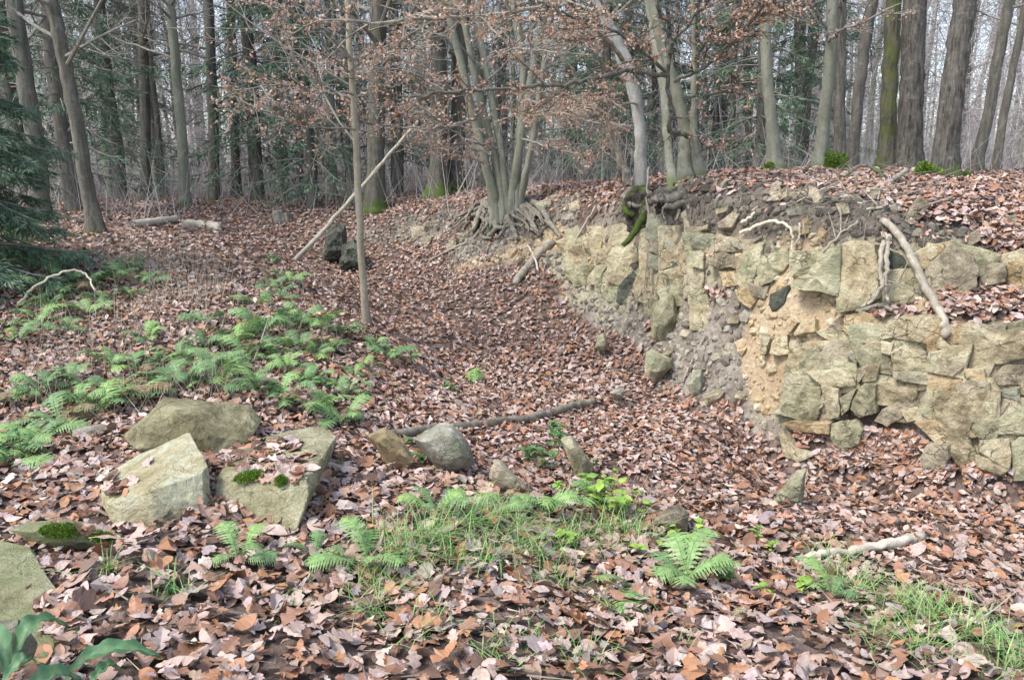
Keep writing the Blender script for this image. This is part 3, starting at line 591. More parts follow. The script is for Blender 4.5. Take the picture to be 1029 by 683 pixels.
hull_rock('boulder', [(123,441,4.45),(137,455,4.35),(166,402,4.72),(172,445,4.32),(178,418,4.45),(251,409,4.85),(264,424,4.85),(251,447,4.55),(219,461,4.38),(190,458,4.4),(170,412,5.3),(245,418,5.4),(130,442,5.0),(200,430,4.38)], M_BOULDER,
  'olive grey boulder with a ridge, rearmost of the three large ones', 'boulder', amp=.02, lift=.02, chips=8, cuts=4)
hull_rock('boulder', [(209,522,3.72),(222,476,3.88),(237,487,3.76),(312,483,3.72),(239,451,4.4),(301,432,4.8),(321,429,4.8),(339,441,4.6),(314,492,3.68),(304,522,3.6),(293,549,3.48),(260,537,3.56),(330,470,4.6),(225,480,4.5)], M_BOULDER,
  'broad lichen-grey boulder with leaves lying on its flat top', 'boulder', amp=.02, lift=.02, chips=8, cuts=4)
rock('rock', [(69,434),(102,428),(126,432),(123,447),(72,451)], 4.75, M_BOULDER_GREY, 'low pale rock with a strip of moss left of the large boulders')
def slab(name, poly, m, label, lift, thick, amp=.012, cuts=4):
    seedc[0] += 1; bm = bmesh.new(); tp = []
    for (u, v) in poly:
        h_ = P(u, v, 3.0); c = hit(u, v + 6); d = ray(u, v); zt = c[2] + lift; t = (zt - EYE) / d[2]; tp.append(C0 + d * t)
    a = [bm.verts.new(p) for p in tp]; cen = np.mean(tp, 0); b = [bm.verts.new(cen + (p - cen) * 1.0 - np.array([0, 0, thick])) for p in tp]
    bm.faces.new(a); bm.faces.new(b[::-1])
    for q in range(len(a)): z = (q + 1) % len(a); bm.faces.new((a[q], a[z], b[z], b[q]))
    bmesh.ops.bevel(bm, geom=list(bm.edges), offset=.015, segments=1, affect='EDGES', clamp_overlap=True)
    roughen(bm, amp, 4, seedc[0], cuts); return tag(finish(bm, name, m, None, tuple(cen - np.array([0, 0, thick])), 30), label, 'rock')
slab('stone_slab', [(-62,552),(-40,540),(0,541),(33,549),(52,585),(70,612),(84,628),(48,662),(10,664),(-40,658),(-70,600)], M_LICHEN, 'flat lichen-yellow stone slab at the bottom left corner', .06, .16)
rock('rock', [(5,536),(27,527),(59,525),(107,531),(132,544),(112,556),(40,556)], 3.35, M_LICHEN, 'low mossy rock half buried in leaves above the corner slab', depth=.2, lean=.2)
rock('rock', [(-14,630),(21,626),(40,650),(35,667),(0,679),(-14,676)], 2.22, M_BOULDER_GREY, 'small rounded brown-grey stone in the bottom left corner', depth=.1, lean=.03, amp=.008)
rock('rock', [(367,440),(386,431),(406.6,445.6),(419,472),(389,460)], 4.72, M_BOULDER_RUST, 'rust-tan rock leaning beside the grey boulder by the fallen branch', depth=.16)
rock('boulder', [(412.5,443),(439,426.6),(456,428),(471,444),(480,469),(456,478),(436,466),(430,454)], 4.75, M_BOULDER_GREY, 'rounded grey boulder at the near end of the fallen branch', depth=.3, lean=.2, cat='boulder')
rock('rock', [(490,471),(500,462),(515,479),(537,498),(506,500),(491,484)], 4.55, M_STONE_GREY, 'small pale wedge of stone among grass right of the grey boulder', depth=.15)
rock('rock', [(563,443),(573,438),(597,471),(588,481),(578,462)], 5.35, M_STONE_GREEN, 'narrow pale green stone among herbs on the quarry floor', depth=.12, lean=.05, amp=.01)
rock('rock', [(652,530),(666,516),(681,509),(694,517),(690,537)], 4.3, M_STONE_GREY, 'pale stone in the leaves behind the bright green fern', depth=.18)
rock('rock', [(770,512),(796,478),(812,470),(807,496),(805,517)], 5.3, M_STONE_GREEN, 'pointed grey-green rock standing in leaves below the wall', depth=.2, lean=.08)
rock('rock', [(648,376),(649,355),(655,352),(676,362),(675,371),(666,378),(654,384)], 8.15, M_STONE_GREEN, 'squarish pale block at the foot of the scree', depth=.3, lean=.15)
rock('rock', [(664,358),(670,350),(679,353),(673,362)], 8.45, M_STONE_GREY, 'small grey stone lying on the squarish block', depth=.15)
rock('rock', [(654,341),(653,318),(662,303),(671,290),(678,288),(680,305),(685,318),(679,333),(666,345)], 8.75, M_STONE_GREEN, 'tall green-stained slab leaning at the foot of the wall', depth=.22, lean=.3)
rock('rock', [(690,388),(697,373),(706,372),(709,386),(704,400),(695,402)], 7.75, M_STONE_BLUE, 'upright bluish stone with a pale edge on the scree foot', depth=.15, lean=.1)
rock('rock', [(706,401),(717,392),(732,393),(727,402),(710,409)], 7.5, M_STONE_GREY, 'flat pale stone right of the upright bluish stone', depth=.2)
rock('rock', [(736,402),(743,393),(752,397),(750,406)], 7.3, M_STONE_GREY, 'little pale stone in leaves below the scree', depth=.12)
rock('rock', [(598,351),(601,339),(607,335),(612,347),(607,354)], 9.1, M_STONE_GREEN, 'small greenish stone alone amid the quarry floor leaves', depth=.15)
rock('rock', [(612,397),(620,390),(630,394),(626,401)], 7.6, M_BOULDER_GREY, 'small dark stone beyond the tip of the fallen branch', depth=.12)
rock('rock', [(388,396),(393,388),(405,389),(408,397)], 6.9, M_BOULDER, 'small mossy stone beside ferns near the slim tree', depth=.12)
rock('rock', [(719,655),(728,645),(748,646),(762,656),(750,664)], 2.95, M_STONE_GREEN, 'flat greenish stone poking out of the leaves near the bottom edge', depth=.12, lean=.1, amp=.006)
rock('rock', [(730,626),(738,612),(752,613),(755,630)], 3.2, M_STONE_YELLOW, 'little tan stone in the leaves above the flat greenish one', depth=.08, amp=.005)
# ================================================================ leaf litter
def leaf_proto(stations, lobed, seed):
    g_ = random.Random(seed); n_ = stations; t = np.linspace(0, 1, n_); w = .30 * np.sin(np.pi * np.clip(t * .93 + .05, 0, 1)) ** .8
    if lobed and n_ > 8: w = w * (1 - .30 * np.cos(np.arange(n_) * 2 * np.pi / 4 + .3)) * (.70 + .60 * t) * np.array([g_.uniform(.88, 1.1) for _ in t])
    elif lobed: w = w * (1 + .22 * np.where(np.arange(n_) % 2 == 0, -1, 1)) * (.72 + .55 * t)
    w[0] = .015; w[-1] = .03 if lobed else .01
    cx, cy, tw = g_.uniform(-.5, .9), g_.uniform(-.7, 1.6), g_.uniform(-.6, .6); x = t - .5; wl = w * g_.uniform(.85, 1.1); wr = w * g_.uniform(.85, 1.1)
    z0 = cx * (x ** 2) - .05; curl = cy * np.ones(n_)
    L = np.stack([x + g_.uniform(-.02, .02), wl, z0 + curl * wl ** 2 * 1.6 + tw * wl * x + np.array([g_.uniform(-.03, .03) for _ in t])], -1)
    Rr = np.stack([x, -wr, z0 + curl * wr ** 2 * 1.6 - tw * wr * x + np.array([g_.uniform(-.03, .03) for _ in t])], -1)
    Mi = np.stack([x, x * 0 + g_.uniform(-.02, .02), z0 - .015], -1)
    v = np.concatenate([L, Mi, Rr]); q = []
    for a in range(n_ - 1): q += [(a, a + 1, n_ + a + 1, n_ + a), (n_ + a, n_ + a + 1, 2 * n_ + a + 1, 2 * n_ + a)]
    return v, np.array(q)[:, ::-1]
OAK = [leaf_proto(13, True, 100 + k) for k in range(9)] + [leaf_proto(6, False, 200 + k) for k in range(5)]
MID = [leaf_proto(5, k % 2 == 0, 300 + k) for k in range(10)]
FAR = [leaf_proto(3, False, 400 + k) for k in range(8)]
PAL = np.array([[.41, .335, .305], [.36, .285, .255], [.27, .165, .115], [.22, .125, .085], [.32, .175, .098], [.13, .085, .065], [.315, .27, .265], [.47, .405, .365], [.30, .215, .175], [.37, .295, .265]])
PAL = PAL * np.array([1.08, .985, .905])
PW = np.array([.12, .13, .14, .12, .10, .08, .14, .03, .10, .06]); PW = PW / PW.sum()
def litter_points(y0, y1, dens, seed, side=.78, marg=1.6):
    g_ = np.random.default_rng(seed); xm = side * y1 + marg; N = int(dens * 2 * xm * (y1 - y0)); x = g_.uniform(-xm, xm, N); yy = g_.uniform(y0, y1, N)
    ok = np.abs(x) < side * yy + marg; x, yy = x[ok], yy[ok]
    e = np.maximum(lookup(earth, x, yy), lookup(sand, x, yy)); slp = lookup(SLOPE, x, yy)
    dn = np.clip(.75 + .45 * vnoise(x, yy, 1.1, 9) + .35 * vnoise(x, yy, 3.7, 10), .45, 1)
    dn = np.where(np.hypot(x, yy) > 9, np.maximum(dn, .6), dn)
    ok = (g_.uniform(0, 1, len(x)) > e * 1.02 - .02) & (slp < 2.2) & (g_.uniform(0, 1, len(x)) < dn); x, yy = x[ok], yy[ok]
    nn = gnormal(x, yy, .05); N = len(x); nrm = unit(nn + g_.normal(0, .35, nn.shape)); flip = np.where(g_.uniform(0, 1, N) < .5, -1, 1)
    pos = np.stack([x, yy, gz(x, yy)], -1) + nn * g_.uniform(.004, .05, N)[:, None]
    rot = rand_rot(N, nrm=nrm * flip[:, None], g=g_); c = PAL[g_.choice(len(PAL), N, p=PW)] * g_.uniform(.78, 1.2, (N, 1)) * g_.uniform(.95, 1.05, (N, 3))
    return pos, rot, c, g_
lit = MB()
pos, rot, c, g_ = litter_points(1.5, 4.9, 1050, 11)
sc = np.clip(np.exp(g_.normal(np.log(.066), .34, len(pos))), .03, .135); uu, vv, dd = project(pos)
inside = (uu > 5) & (uu < 1024) & (vv > 5) & (vv < 678); size = np.where(inside, sc / dd + (g_.uniform(0, .0, len(pos))), 0)
lift = np.argsort(-size)[:300]; rest = np.setdiff1d(np.arange(len(pos)), lift)
scatter(lit, OAK, pos[rest], rot[rest], sc[rest], c[rest])
pos2, rot2, c2, g2 = litter_points(4.9, 9.5, 1080, 12); scatter(lit, MID, pos2, rot2, np.clip(np.exp(g2.normal(np.log(.060), .30, len(pos2))), .03, .125), c2)
pos3, rot3, c3, g3 = litter_points(9.5, 21, 400, 13, .70, 1.0); scatter(lit, FAR, pos3, rot3, g3.uniform(.05, .10, len(pos3)), c3)
litter = lit.build('leaf_litter', M_LITTER); tag(litter, 'brown and pinkish fallen oak and beech leaves carpeting the ground', 'leaf litter', kind='stuff')
leafmesh = {}
for q in lift:                                       # the nearest leaves, each one its own object on the ground
    ci = int(rng.integers(0, len(PAL))) if rng.uniform() < .3 else int(rng.choice(len(PAL), p=PW)); pi = int(rng.integers(0, len(OAK)))
    if (pi, ci) not in leafmesh:
        mb = MB(); mb.add(OAK[pi][0], q=OAK[pi][1], c=PAL[ci]); leafmesh[(pi, ci)] = mb.mesh('leaf', M_LITTER)
    o = link('leaf', leafmesh[(pi, ci)], ground); Mx = np.eye(4); Mx[:3, :3] = rot[q] * sc[q]; Mx[:3, 3] = pos[q] + np.array([0, 0, .012]); o.matrix_local = Matrix(Mx.tolist())
# ================================================================ trees
def px(w, p):                                   # width in picture pixels -> radius in metres at point p
    return w * .5 * project(p)[2] / F
def grow(mb, p, d, L, r, lvl, g, kids=(7, 5, 0), leaf=None, up=.12, sides=(6, 4, 3)):
    nseg = 6 if lvl == 0 else 4; pts = [np.array(p, float)]; d = unit(d)
    for k in range(nseg):
        d = unit(d + np.array([g.gauss(0, .16), g.gauss(0, .16), g.gauss(0, .10) + up * .4])); pts.append(pts[-1] + d * L / nseg)
    pts = np.array(pts); rad = np.linspace(r, max(.0028, r * .28), len(pts)); v, t, q = tube(pts, rad, sides[min(lvl, 2)], cap=False); mb.add(v, q=q)
    if leaf is not None and lvl >= 1: leaf.append(pts)
    if lvl < 2:
        for k in range(kids[lvl]):
            f = g.uniform(.25, 1.0); i = min(int(f * nseg), nseg - 1); fr = f * nseg - i; pp = pts[i] * (1 - fr) + pts[i + 1] * fr
            dd = unit(pts[i + 1] - pts[i]); side = unit(np.cross(dd, [g.gauss(0, 1), g.gauss(0, 1), g.gauss(0, 1)])); ang = g.uniform(.6, 1.1)
            grow(mb, pp, dd * math.cos(ang) + side * math.sin(ang), L * g.uniform(.35, .6) * (1.1 - .5 * f), max(.004, r * .42 * (1.1 - .4 * f)), lvl + 1, g, kids, leaf, up, sides)
BL = [leaf_proto(3, False, 500 + k) for k in range(6)]
BPAL = np.array([[.62, .40, .30], [.56, .33, .225], [.66, .47, .38], [.48, .27, .17], [.60, .42, .34]])
def leaves_on(mb, paths, per, size, g_, pal=BPAL):
    P_ = []
    for pts in paths:
        k = g_.poisson(per * .68)
        for _ in range(k):
            f = g_.uniform(.15, 1) * (len(pts) - 1); i = min(int(f), len(pts) - 2); P_.append(pts[i] + (pts[i + 1] - pts[i]) * (f - i))
    if not P_: return
    P_ = np.array(P_) + g_.normal(0, .018, (len(P_), 3)); N = len(P_); nrm = unit(g_.normal(0, 1, (N, 3)) * np.array([1, 1, .8]) + np.array([0, 0, .5]))
    scatter(mb, BL, P_, rand_rot(N, nrm=nrm, g=g_), g_.uniform(size * .75, size * 1.3, N), pal[g_.integers(0, len(pal), N)] * g_.uniform(.8, 1.2, (N, 1)))
def extend(pts, Htop, g):
    d = unit(pts[-1] - pts[-2]); d = unit(d * .8 + np.array([0, 0, .35])); out = [pts[-1]]
    while out[-1][2] - pts[0][2] < Htop:
        d = unit(d + np.array([g.gauss(0, .05), g.gauss(0, .05), .08])); out.append(out[-1] + d * .9)
    return np.array(out[1:])
def tree(name, label, stems, Y, m, Htop=12, limbs=10, low=2.6, group=None, cat='tree', seed=1, sprays=(), lobes=5, kids=(7, 5, 0), twm=None, leafy=0, moss=None, dY=None):
    """stems: [[(u, v, width px), ...], ...] foot first, all standing at distance Y"""
    g = random.Random(seed); u0, v0 = stems[0][0][:2]; b = P(u0, v0, Y); base = np.array([b[0], b[1], gz(b[0], b[1])])
    root = empty(name, base); tag(root, label, cat, group); cr = MB(); lf = []; mbl = MB()
    for si, st in enumerate(stems):
        ys = [Y + (dY[si] * k if dY else 0) for k in range(len(st))]
        w = np.array([P(q[0], q[1], yq) for q, yq in zip(st, ys)]); r = np.array([px(q[2] * .87, p) for q, p in zip(st, w)])
        g0 = float(gz(w[0][0], w[0][1])); foot = w[0].copy(); foot[2] = min(g0, foot[2]) - .15
        core = smooth_path(np.concatenate([[foot], w]), 7); rc = np.interp(np.linspace(0, 1, len(core)), np.linspace(0, 1, len(r) + 1), np.concatenate([[r[0]], r]))
        ex = extend(w, Htop * g.uniform(.85, 1.1), g); path = np.concatenate([core, ex]); rr = np.concatenate([rc, np.linspace(r[-1] * .97, .03, len(ex))])
        hgt = path[:, 2] - g0; fl = np.exp(-np.clip(hgt, 0, 9) / .16); rr = rr * (1 + .42 * fl)
        path[1:-1] += np.array([[g.gauss(0, .006), g.gauss(0, .006), 0] for _ in range(len(path) - 2)])
        v, t, q = tube(path, rr, 14 if r[0] > .05 else 9, (lobes, .05 + .20 * fl, g.uniform(0, 6)), .025); mb = MB(); mb.add(v - base, t, q)
        mb.build('trunk', m, root, smooth=True)
        for k in range(limbs):
            f = g.uniform(0, 1); idx = np.where(hgt > low)[0]
            if len(idx) < 2: break
            i = idx[min(int(f * len(idx)), len(idx) - 2)]; a = g.uniform(0, 2 * math.pi)
            grow(cr, path[i] - base, [math.cos(a), math.sin(a), g.uniform(.05, .8)], g.uniform(1.2, 3.0), max(.012, rr[i] * .33), 0, g, kids, lf if leafy else None)
    for sp in sprays: spray(cr, mbl, sp, base, g)
    if leafy: leaves_on(mbl, lf, leafy, .055, np.random.default_rng(seed))
    if cr.n: c_ = cr.build('crown', twm or B_TWIG, root)
    if mbl.n: mbl.build('dry_leaves', M_TWIGLEAF, c_ if cr.n else root)
    if moss:
        for (mu, mv, mw, mh) in moss:
            mm = MB(); c = P(mu, mv, Y - .12); rw = px(mw, c); rh = px(mh, c) * 2.0; zb = float(gz(c[0], c[1])) - .02; gm_ = np.random.default_rng(int(mu)); N = 3200
            dv = unit(np.abs(gm_.normal(0, 1, (N, 3))) * np.where(gm_.uniform(0, 1, (N, 3)) < .5, -1, 1)); dv[:, 2] = np.abs(dv[:, 2]); p = np.array([c[0], c[1], zb]) + dv * np.array([rw * 1.25, rw * .9, rh]) * (.85 + .45 * vnoise(dv[:, 0] * 3 + mu, dv[:, 1] * 3 + dv[:, 2] * 2, 1.0, 4))[:, None]
            v_, q_ = needles(N, p - dv * .03 - base, unit(dv + gm_.normal(0, .5, dv.shape)), gm_.uniform(.02, .045, N), np.full(N, .008), gm_)
            mm.add(v_, q=q_, c=np.repeat(np.array([[.15, .25, .035], [.21, .33, .05], [.10, .17, .03]])[gm_.integers(0, 3, N)], 4, 0))
            tag(mm.build('moss', M_GRASS, root), kind='stuff')
    return root
def spray(mt, ml, sp, base, g, ):
    """a traced bough with side twigs in a loose flat fan and dry leaves on them"""
    pts, r0, r1, ntw, twl, per = sp; w = smooth_path(np.array([P(*q) for q in pts]), 6)
    w[1:] += np.array([[g.gauss(0, .012), g.gauss(0, .012), g.gauss(0, .012)] for _ in range(len(w) - 1)])
    L = np.linalg.norm(w[-1] - w[0]); rr = np.linspace(px(r0 * 2, w[0]), px(r1 * 2, w[-1]), len(w)); v, t, q = tube(w, rr, 7, wob=.05); mt.add(v - base, t, q); paths = []
    for k in range(int(ntw * 1.5)):
        f = g.uniform(.12, 1.0) * (len(w) - 1); i = min(int(f), len(w) - 2); p = w[i] + (w[i + 1] - w[i]) * (f - i); d = unit(w[i + 1] - w[i])
        sd_ = unit(np.cross(d, [0, 0, 1])) * g.choice((-1, 1)); dr = unit(d * g.uniform(.2, 1.0) + sd_ * g.uniform(.3, 1) + np.array([0, 0, g.gauss(.0, .35)])); Lt = twl * g.uniform(.5, 1.3); q_ = [p]
        for s_ in range(5): dr = unit(dr + np.array([g.gauss(0, .15), g.gauss(0, .15), g.gauss(-.01, .10)])); q_.append(q_[-1] + dr * Lt / 5)
        q_ = np.array(q_); v, t, qq = tube(q_, np.linspace(.0075, .0028, 6), 4, cap=False); mt.add(v - base, q=qq); paths.append(q_)
        for s_ in range(6):
            j = g.randint(1, 4); d2 = unit(unit(q_[j + 1] - q_[j]) + np.array([g.gauss(0, .6), g.gauss(0, .6), g.gauss(0, .28)])); l2 = Lt * g.uniform(.2, .5)
            z = np.array([q_[j], q_[j] + d2 * l2 * .5 + np.array([0, 0, g.gauss(0, .015)]), q_[j] + d2 * l2]); v, t, qq = tube(z, [.0045, .0035, .0022], 3, cap=False); mt.add(v - base, q=qq); paths.append(z)
    if per: leaves_on(ml, [p - base for p in paths], per, .041, np.random.default_rng(g.randint(0, 99999)))
def needles(N, p, d, ln, wd, g_):
    """thin pointed slips: (N,3) feet and directions -> triangles"""
    side = unit(np.cross(d, g_.normal(0, 1, (N, 3)))); tip = p + d * ln[:, None]; mid = p + d * ln[:, None] * .45
    return np.stack([p, mid + side * wd[:, None], tip, mid - side * wd[:, None]], 1).reshape(-1, 3), (np.arange(N)[:, None] * 4 + np.array([[0, 1, 2, 3]]))
# ---------------------------------------------------------------- the trees one can point at
tree('tree', 'grey trunk at the far left edge behind the spruce boughs', [[(40,222,22),(36,150,19),(25,80,18),(14,0,17)]], 13.5, B_GREYBROWN, seed=2)
tree('tree', 'leaning grey trunk on the left bank beside the spruce', [[(97,236,18),(88,190,15.5),(74,110,15),(60,40,15),(51,0,15)]], 10.8, B_GREYBROWN, Htop=11, seed=3, limbs=12, low=2.0)
tree('tree', 'dark straight trunk third from the left edge', [[(147,207,12),(146,120,11.5),(144,50,11),(143,0,10)]], 18.5, B_DARK, seed=4)
tree('tree', 'slender olive-brown trunk right of the pale cut logs behind the left bank', [[(186,207,12),(182,130,11),(175,50,10.5),(171,0,10)]], 17, B_SMOOTH, seed=5)
tree('tree', 'dark trunk behind the left bank with a slight swelling at its foot', [[(215,205,14),(214,130,12),(211,50,11),(209,0,11)]], 18.5, B_DARK, seed=6)
tree('tree', 'short thick dark trunk close right of the swollen-footed one', [[(238,204,12),(237,160,10),(235,80,9),(232,0,9)]], 21, B_DARK, seed=7)
tree('tree', 'thin trunk with greenish foot left of the slim tan tree', [[(302,203,9),(301,150,8),(300,60,7),(298,0,7)]], 20, B_DARK, seed=8)
tree('tree', 'olive trunk just left of the slim tan tree', [[(335,203,9),(334,150,8.5),(331,60,8),(328,0,8)]], 19, B_SMOOTH, seed=9)
tree('tree', 'dark trunk with a mossy foot directly right of the slim tan tree', [[(377,205,24),(378,160,20),(379,80,19),(381,0,18)]], 16.8, B_MOSSFOOT, seed=10, limbs=12)
tree('tree', 'mossy-footed thick dark trunk, left one of the touching pair', [[(440,196,26),(441,150,20),(441,80,19),(440,0,18)]], 17.0, B_MOSSFOOT, seed=11)
tree('tree', 'mossy-footed thick dark trunk, right one of the touching pair', [[(458,196,22),(459,150,18),(462,80,17),(466,0,16)]], 17.4, B_MOSSFOOT, seed=12)
# slim tan tree in the quarry
tree('slim_tree', 'slim straight tan-barked tree standing in the pit beside the left bank', [[(368,327,8.5),(362,240,8.2),(357,130,7.8),(351,40,7),(349,0,7)]], 9.35, B_TAN, Htop=6, seed=13, limbs=12, low=1.9, kids=(6, 4, 0), lobes=3, leafy=1.2,
  sprays=[([(352,60,9.3),(330,32,9.0),(300,16,8.7),(280,6,8.4)],2.2,.8,12,.5,3.0),([(355,95,9.3),(320,92,9.0),(280,86,8.6),(235,92,8.2)],1.4,.6,16,.5,3.2),([(357,130,9.3),(310,126,9.1),(260,112,8.8)],1.2,.6,14,.45,3.0),([(353,70,9.3),(390,52,8.8),(430,45,8.2)],1.3,.6,14,.45,3.0)])
# many-stemmed clump on the far rim
tree('clump_tree', 'many-stemmed grey-green tree clump with bare roots on the far rim', [
  [(497,203,13.9),(489,170,10.2),(474,110,9.8),(460,50,9.0),(447,0,8.2)],[(504,203,12.3),(498,165,9.0),(484,105,8.6),(472,50,7.4),(462,0,7.4)],[(508,202,10.7),(503,150,8.2),(492,90,8.6),(483,40,9.0),(479,0,9.0)],
  [(514,202,12.3),(520,160,9.4),(530,100,9.8),(541,45,10.2),(548,0,9.8)],[(519,202,10.7),(522,140,8.2),(526,80,9.0),(521,30,9.8),(516,0,9.0)],[(522,203,9.8),(534,150,7.4),(543,90,7.8),(552,30,6.6),(556,0,5.7)]],
  13.9, B_SMOOTH, Htop=11, limbs=4, low=2.2, seed=14, lobes=4, dY=[-.05,.06,.12,.02,.1,-.08], sprays=[
  ([(478,120,13.7),(440,128,12.8),(400,128,12),(350,118,11),(300,108,10.4)],1.6,.7,24,.55,3.2),([(470,95,13.7),(430,80,12.6),(390,70,11.6),(340,72,10.8)],1.5,.7,22,.55,3.2),
  ([(530,100,13.7),(560,112,12.8),(590,122,12),(625,125,11.4)],1.3,.6,20,.5,3.4),([(525,140,13.7),(560,150,12.8),(600,160,12.2)],1.2,.6,16,.5,3.2),([(490,60,13.7),(520,50,12.4),(560,52,11.4)],1.3,.6,18,.5,3.2),
  ([(488,165,13.7),(450,150,12.8),(420,152,12.2)],1.1,.6,14,.45,2.6),([(500,150,13.7),(470,140,12.4),(440,120,11.4),(410,112,10.8)],1.2,.6,20,.5,3.2),([(541,45,13.7),(580,35,12.5),(620,42,11.6)],1.3,.6,18,.5,3.2)])
# pale beech on the rim
tree('beech_tree', 'pale smooth beech stem with a mossy foot growing over the rock wall', [[(643,196,15),(644,150,13),(641,110,13),(631,65,12),(613,25,11),(600,0,10)],[(648,196,10),(640,120,8),(627,70,9),(612,30,9),(598,0,9)]],
  10.75, B_PALE, Htop=9, limbs=5, low=2.1, seed=15, lobes=3, dY=[0, .12], twm=B_DEAD, sprays=[
  ([(631,184,10.7),(622,155,10.65),(607,122,10.6),(580,100,10.5),(548,90,10.3)],4.2,1.6,12,.45,2.2),([(625,60,10.7),(600,30,10),(570,15,9.2),(545,8,8.6),(480,16,8),(420,19,7.5),(350,22,7)],2.4,1.2,30,.5,3.4),
  ([(420,19,7.5),(435,8,7.4),(450,-4,7.3)],1.3,.8,6,.4,2.5),([(640,105,10.7),(600,100,10),(560,108,9.4),(520,118,9)],1.2,.6,20,.45,3.4)])
# twin-stemmed tree right of it, with the long winding limb
tree('rim_tree', 'slender twin-stemmed grey tree beside the pale beech with long winding limbs', [[(690,196,17),(688,160,14),(690,130,14),(676,80,13),(664,40,13),(655,0,12)],[(706,194,15),(701,160,12),(697,130,9),(698,70,6),(697,25,5)],[(678,196,11),(671,150,9),(668,100,10),(660,50,11),(652,0,11)]],
  9.75, B_SMOOTH, Htop=8, limbs=5, low=2.0, seed=16, lobes=3, twm=B_GREYBROWN, dY=[0, -.05, .3], sprays=[
  ([(694,136,9.6),(681,134,9.5),(672,129,9.4),(675,108,9.3),(671,78,9.2),(673,44,9.1),(666,20,9),(659,0,8.9)],2.6,1.8,4,.4,1.5),
  ([(671,76,9.2),(640,72,9.0),(620,73,8.9),(590,81,8.7),(540,87,8.5),(470,92,8.2),(420,97,8.0),(397,99,7.9),(388,86,7.8)],2.6,1.1,30,.5,3.2),
  ([(671,74,9.2),(650,55,9),(625,36,8.8),(590,22,8.5),(560,10,8.2),(530,-2,8)],2.0,1.0,18,.45,3.2),([(673,44,9.1),(690,26,9.0),(702,12,8.9),(715,-3,8.8)],1.7,1.1,8,.4,2.2),
  ([(678,82,9.6),(710,66,9.3),(732,46,9.0),(757,20,8.7),(770,0,8.5)],2.0,1.0,18,.45,3.2),([(698,155,9.7),(718,146,9.5),(748,136,9.3)],1.1,.6,8,.35,1.5),
  ([(697,60,9.6),(720,30,9.2),(760,14,8.8),(800,10,8.5)],1.2,.6,18,.45,3.4),([(690,100,9.7),(720,92,9.3),(760,88,9.0)],.9,.5,10,.4,2.0)])
tree('tree', 'grey-green trunk with a torn pale strip left of the middle of the right rim', [[(779,176,17),(775,120,13),(770,60,12.5),(769,0,12.5)]], 11.2, B_SMOOTH, seed=17, moss=[(771,172,16,11)])
tree('tree', 'green-tinged leaning trunk above the grey soil band, forked high up', [[(823,172,16),(829,110,14),(834,60,14),(837,0,13)]], 11.5, B_SMOOTH, seed=18, moss=[(839,166,22,20)], sprays=[([(833,42,11.4),(845,30,11),(870,22,10.6),(905,3,10.2)],1.6,.8,8,.4,1.2),([(833,42,11.4),(826,20,11.2),(810,0,11)],1.6,.8,6,.4,2)])
tree('tree', 'dark straight trunk half hidden by the green leaning one', [[(843,166,14),(844,100,12),(845,40,12),(846,0,11)]], 14.5, B_DARK, seed=19)
tree('tree', 'dark trunk leaning right, left of the mossy oak', [[(856,168,14),(860,120,12.5),(867,60,12.5),(877,0,12)]], 13, B_DARK, seed=20)
tree('oak_tree', 'moss-covered oak trunk touching the straight grey oak', [[(890,170,20),(893,110,17.5),(896,50,17.5),(898,0,17)]], 11.4, B_OAK_MOSSY, seed=21, moss=[(884,170,10,8)])
tree('oak_tree', 'straight grey oak trunk with furrowed bark, middle of the three oaks', [[(913,172,30),(915,120,26),(917,60,25.5),(919,0,25)]], 11.0, B_OAK, seed=22, lobes=6)
tree('oak_tree', 'thickest oak trunk with furrowed bark leaning right and mossy foot', [[(948,186,29),(952,140,27),(958,80,26),(966,30,25.5),(971,0,25.5)]], 9.3, B_OAK, seed=23, lobes=6, moss=[(930,172,24,20),(970,172,14,9)])
tree('tree', 'grey trunk leaning right behind the thickest oak', [[(978,176,14),(992,120,12),(1003,60,12),(1015,0,11)]], 15, B_GREYBROWN, seed=24)
tree('tree', 'thin forked trunk at the right edge', [[(1000,176,10),(1010,110,9),(1024,40,8),(1032,0,8)]], 17, B_GREYBROWN, seed=25)
tree('tree', 'thin grey trunk between the twin-stemmed tree and the torn-barked one', [[(735,178,8),(736,110,7),(738,40,7),(739,0,6)]], 18, B_DARK, seed=26)
tree('tree', 'slim trunk close left of the torn-barked tree', [[(752,178,9),(752,110,8),(750,40,8),(749,0,7)]], 21, B_GREYBROWN, seed=27)
tree('tree', 'broad pale grey trunk in the haze left of the green leaning tree', [[(806,174,15),(806,110,13),(804,50,13),(803,0,12)]], 22, B_GREYBROWN, seed=28)
tree('tree', 'slender dark trunk behind the pale beech', [[(700,182,11),(699,120,9),(699,60,9),(699,0,9)]], 20, B_DARK, seed=29)
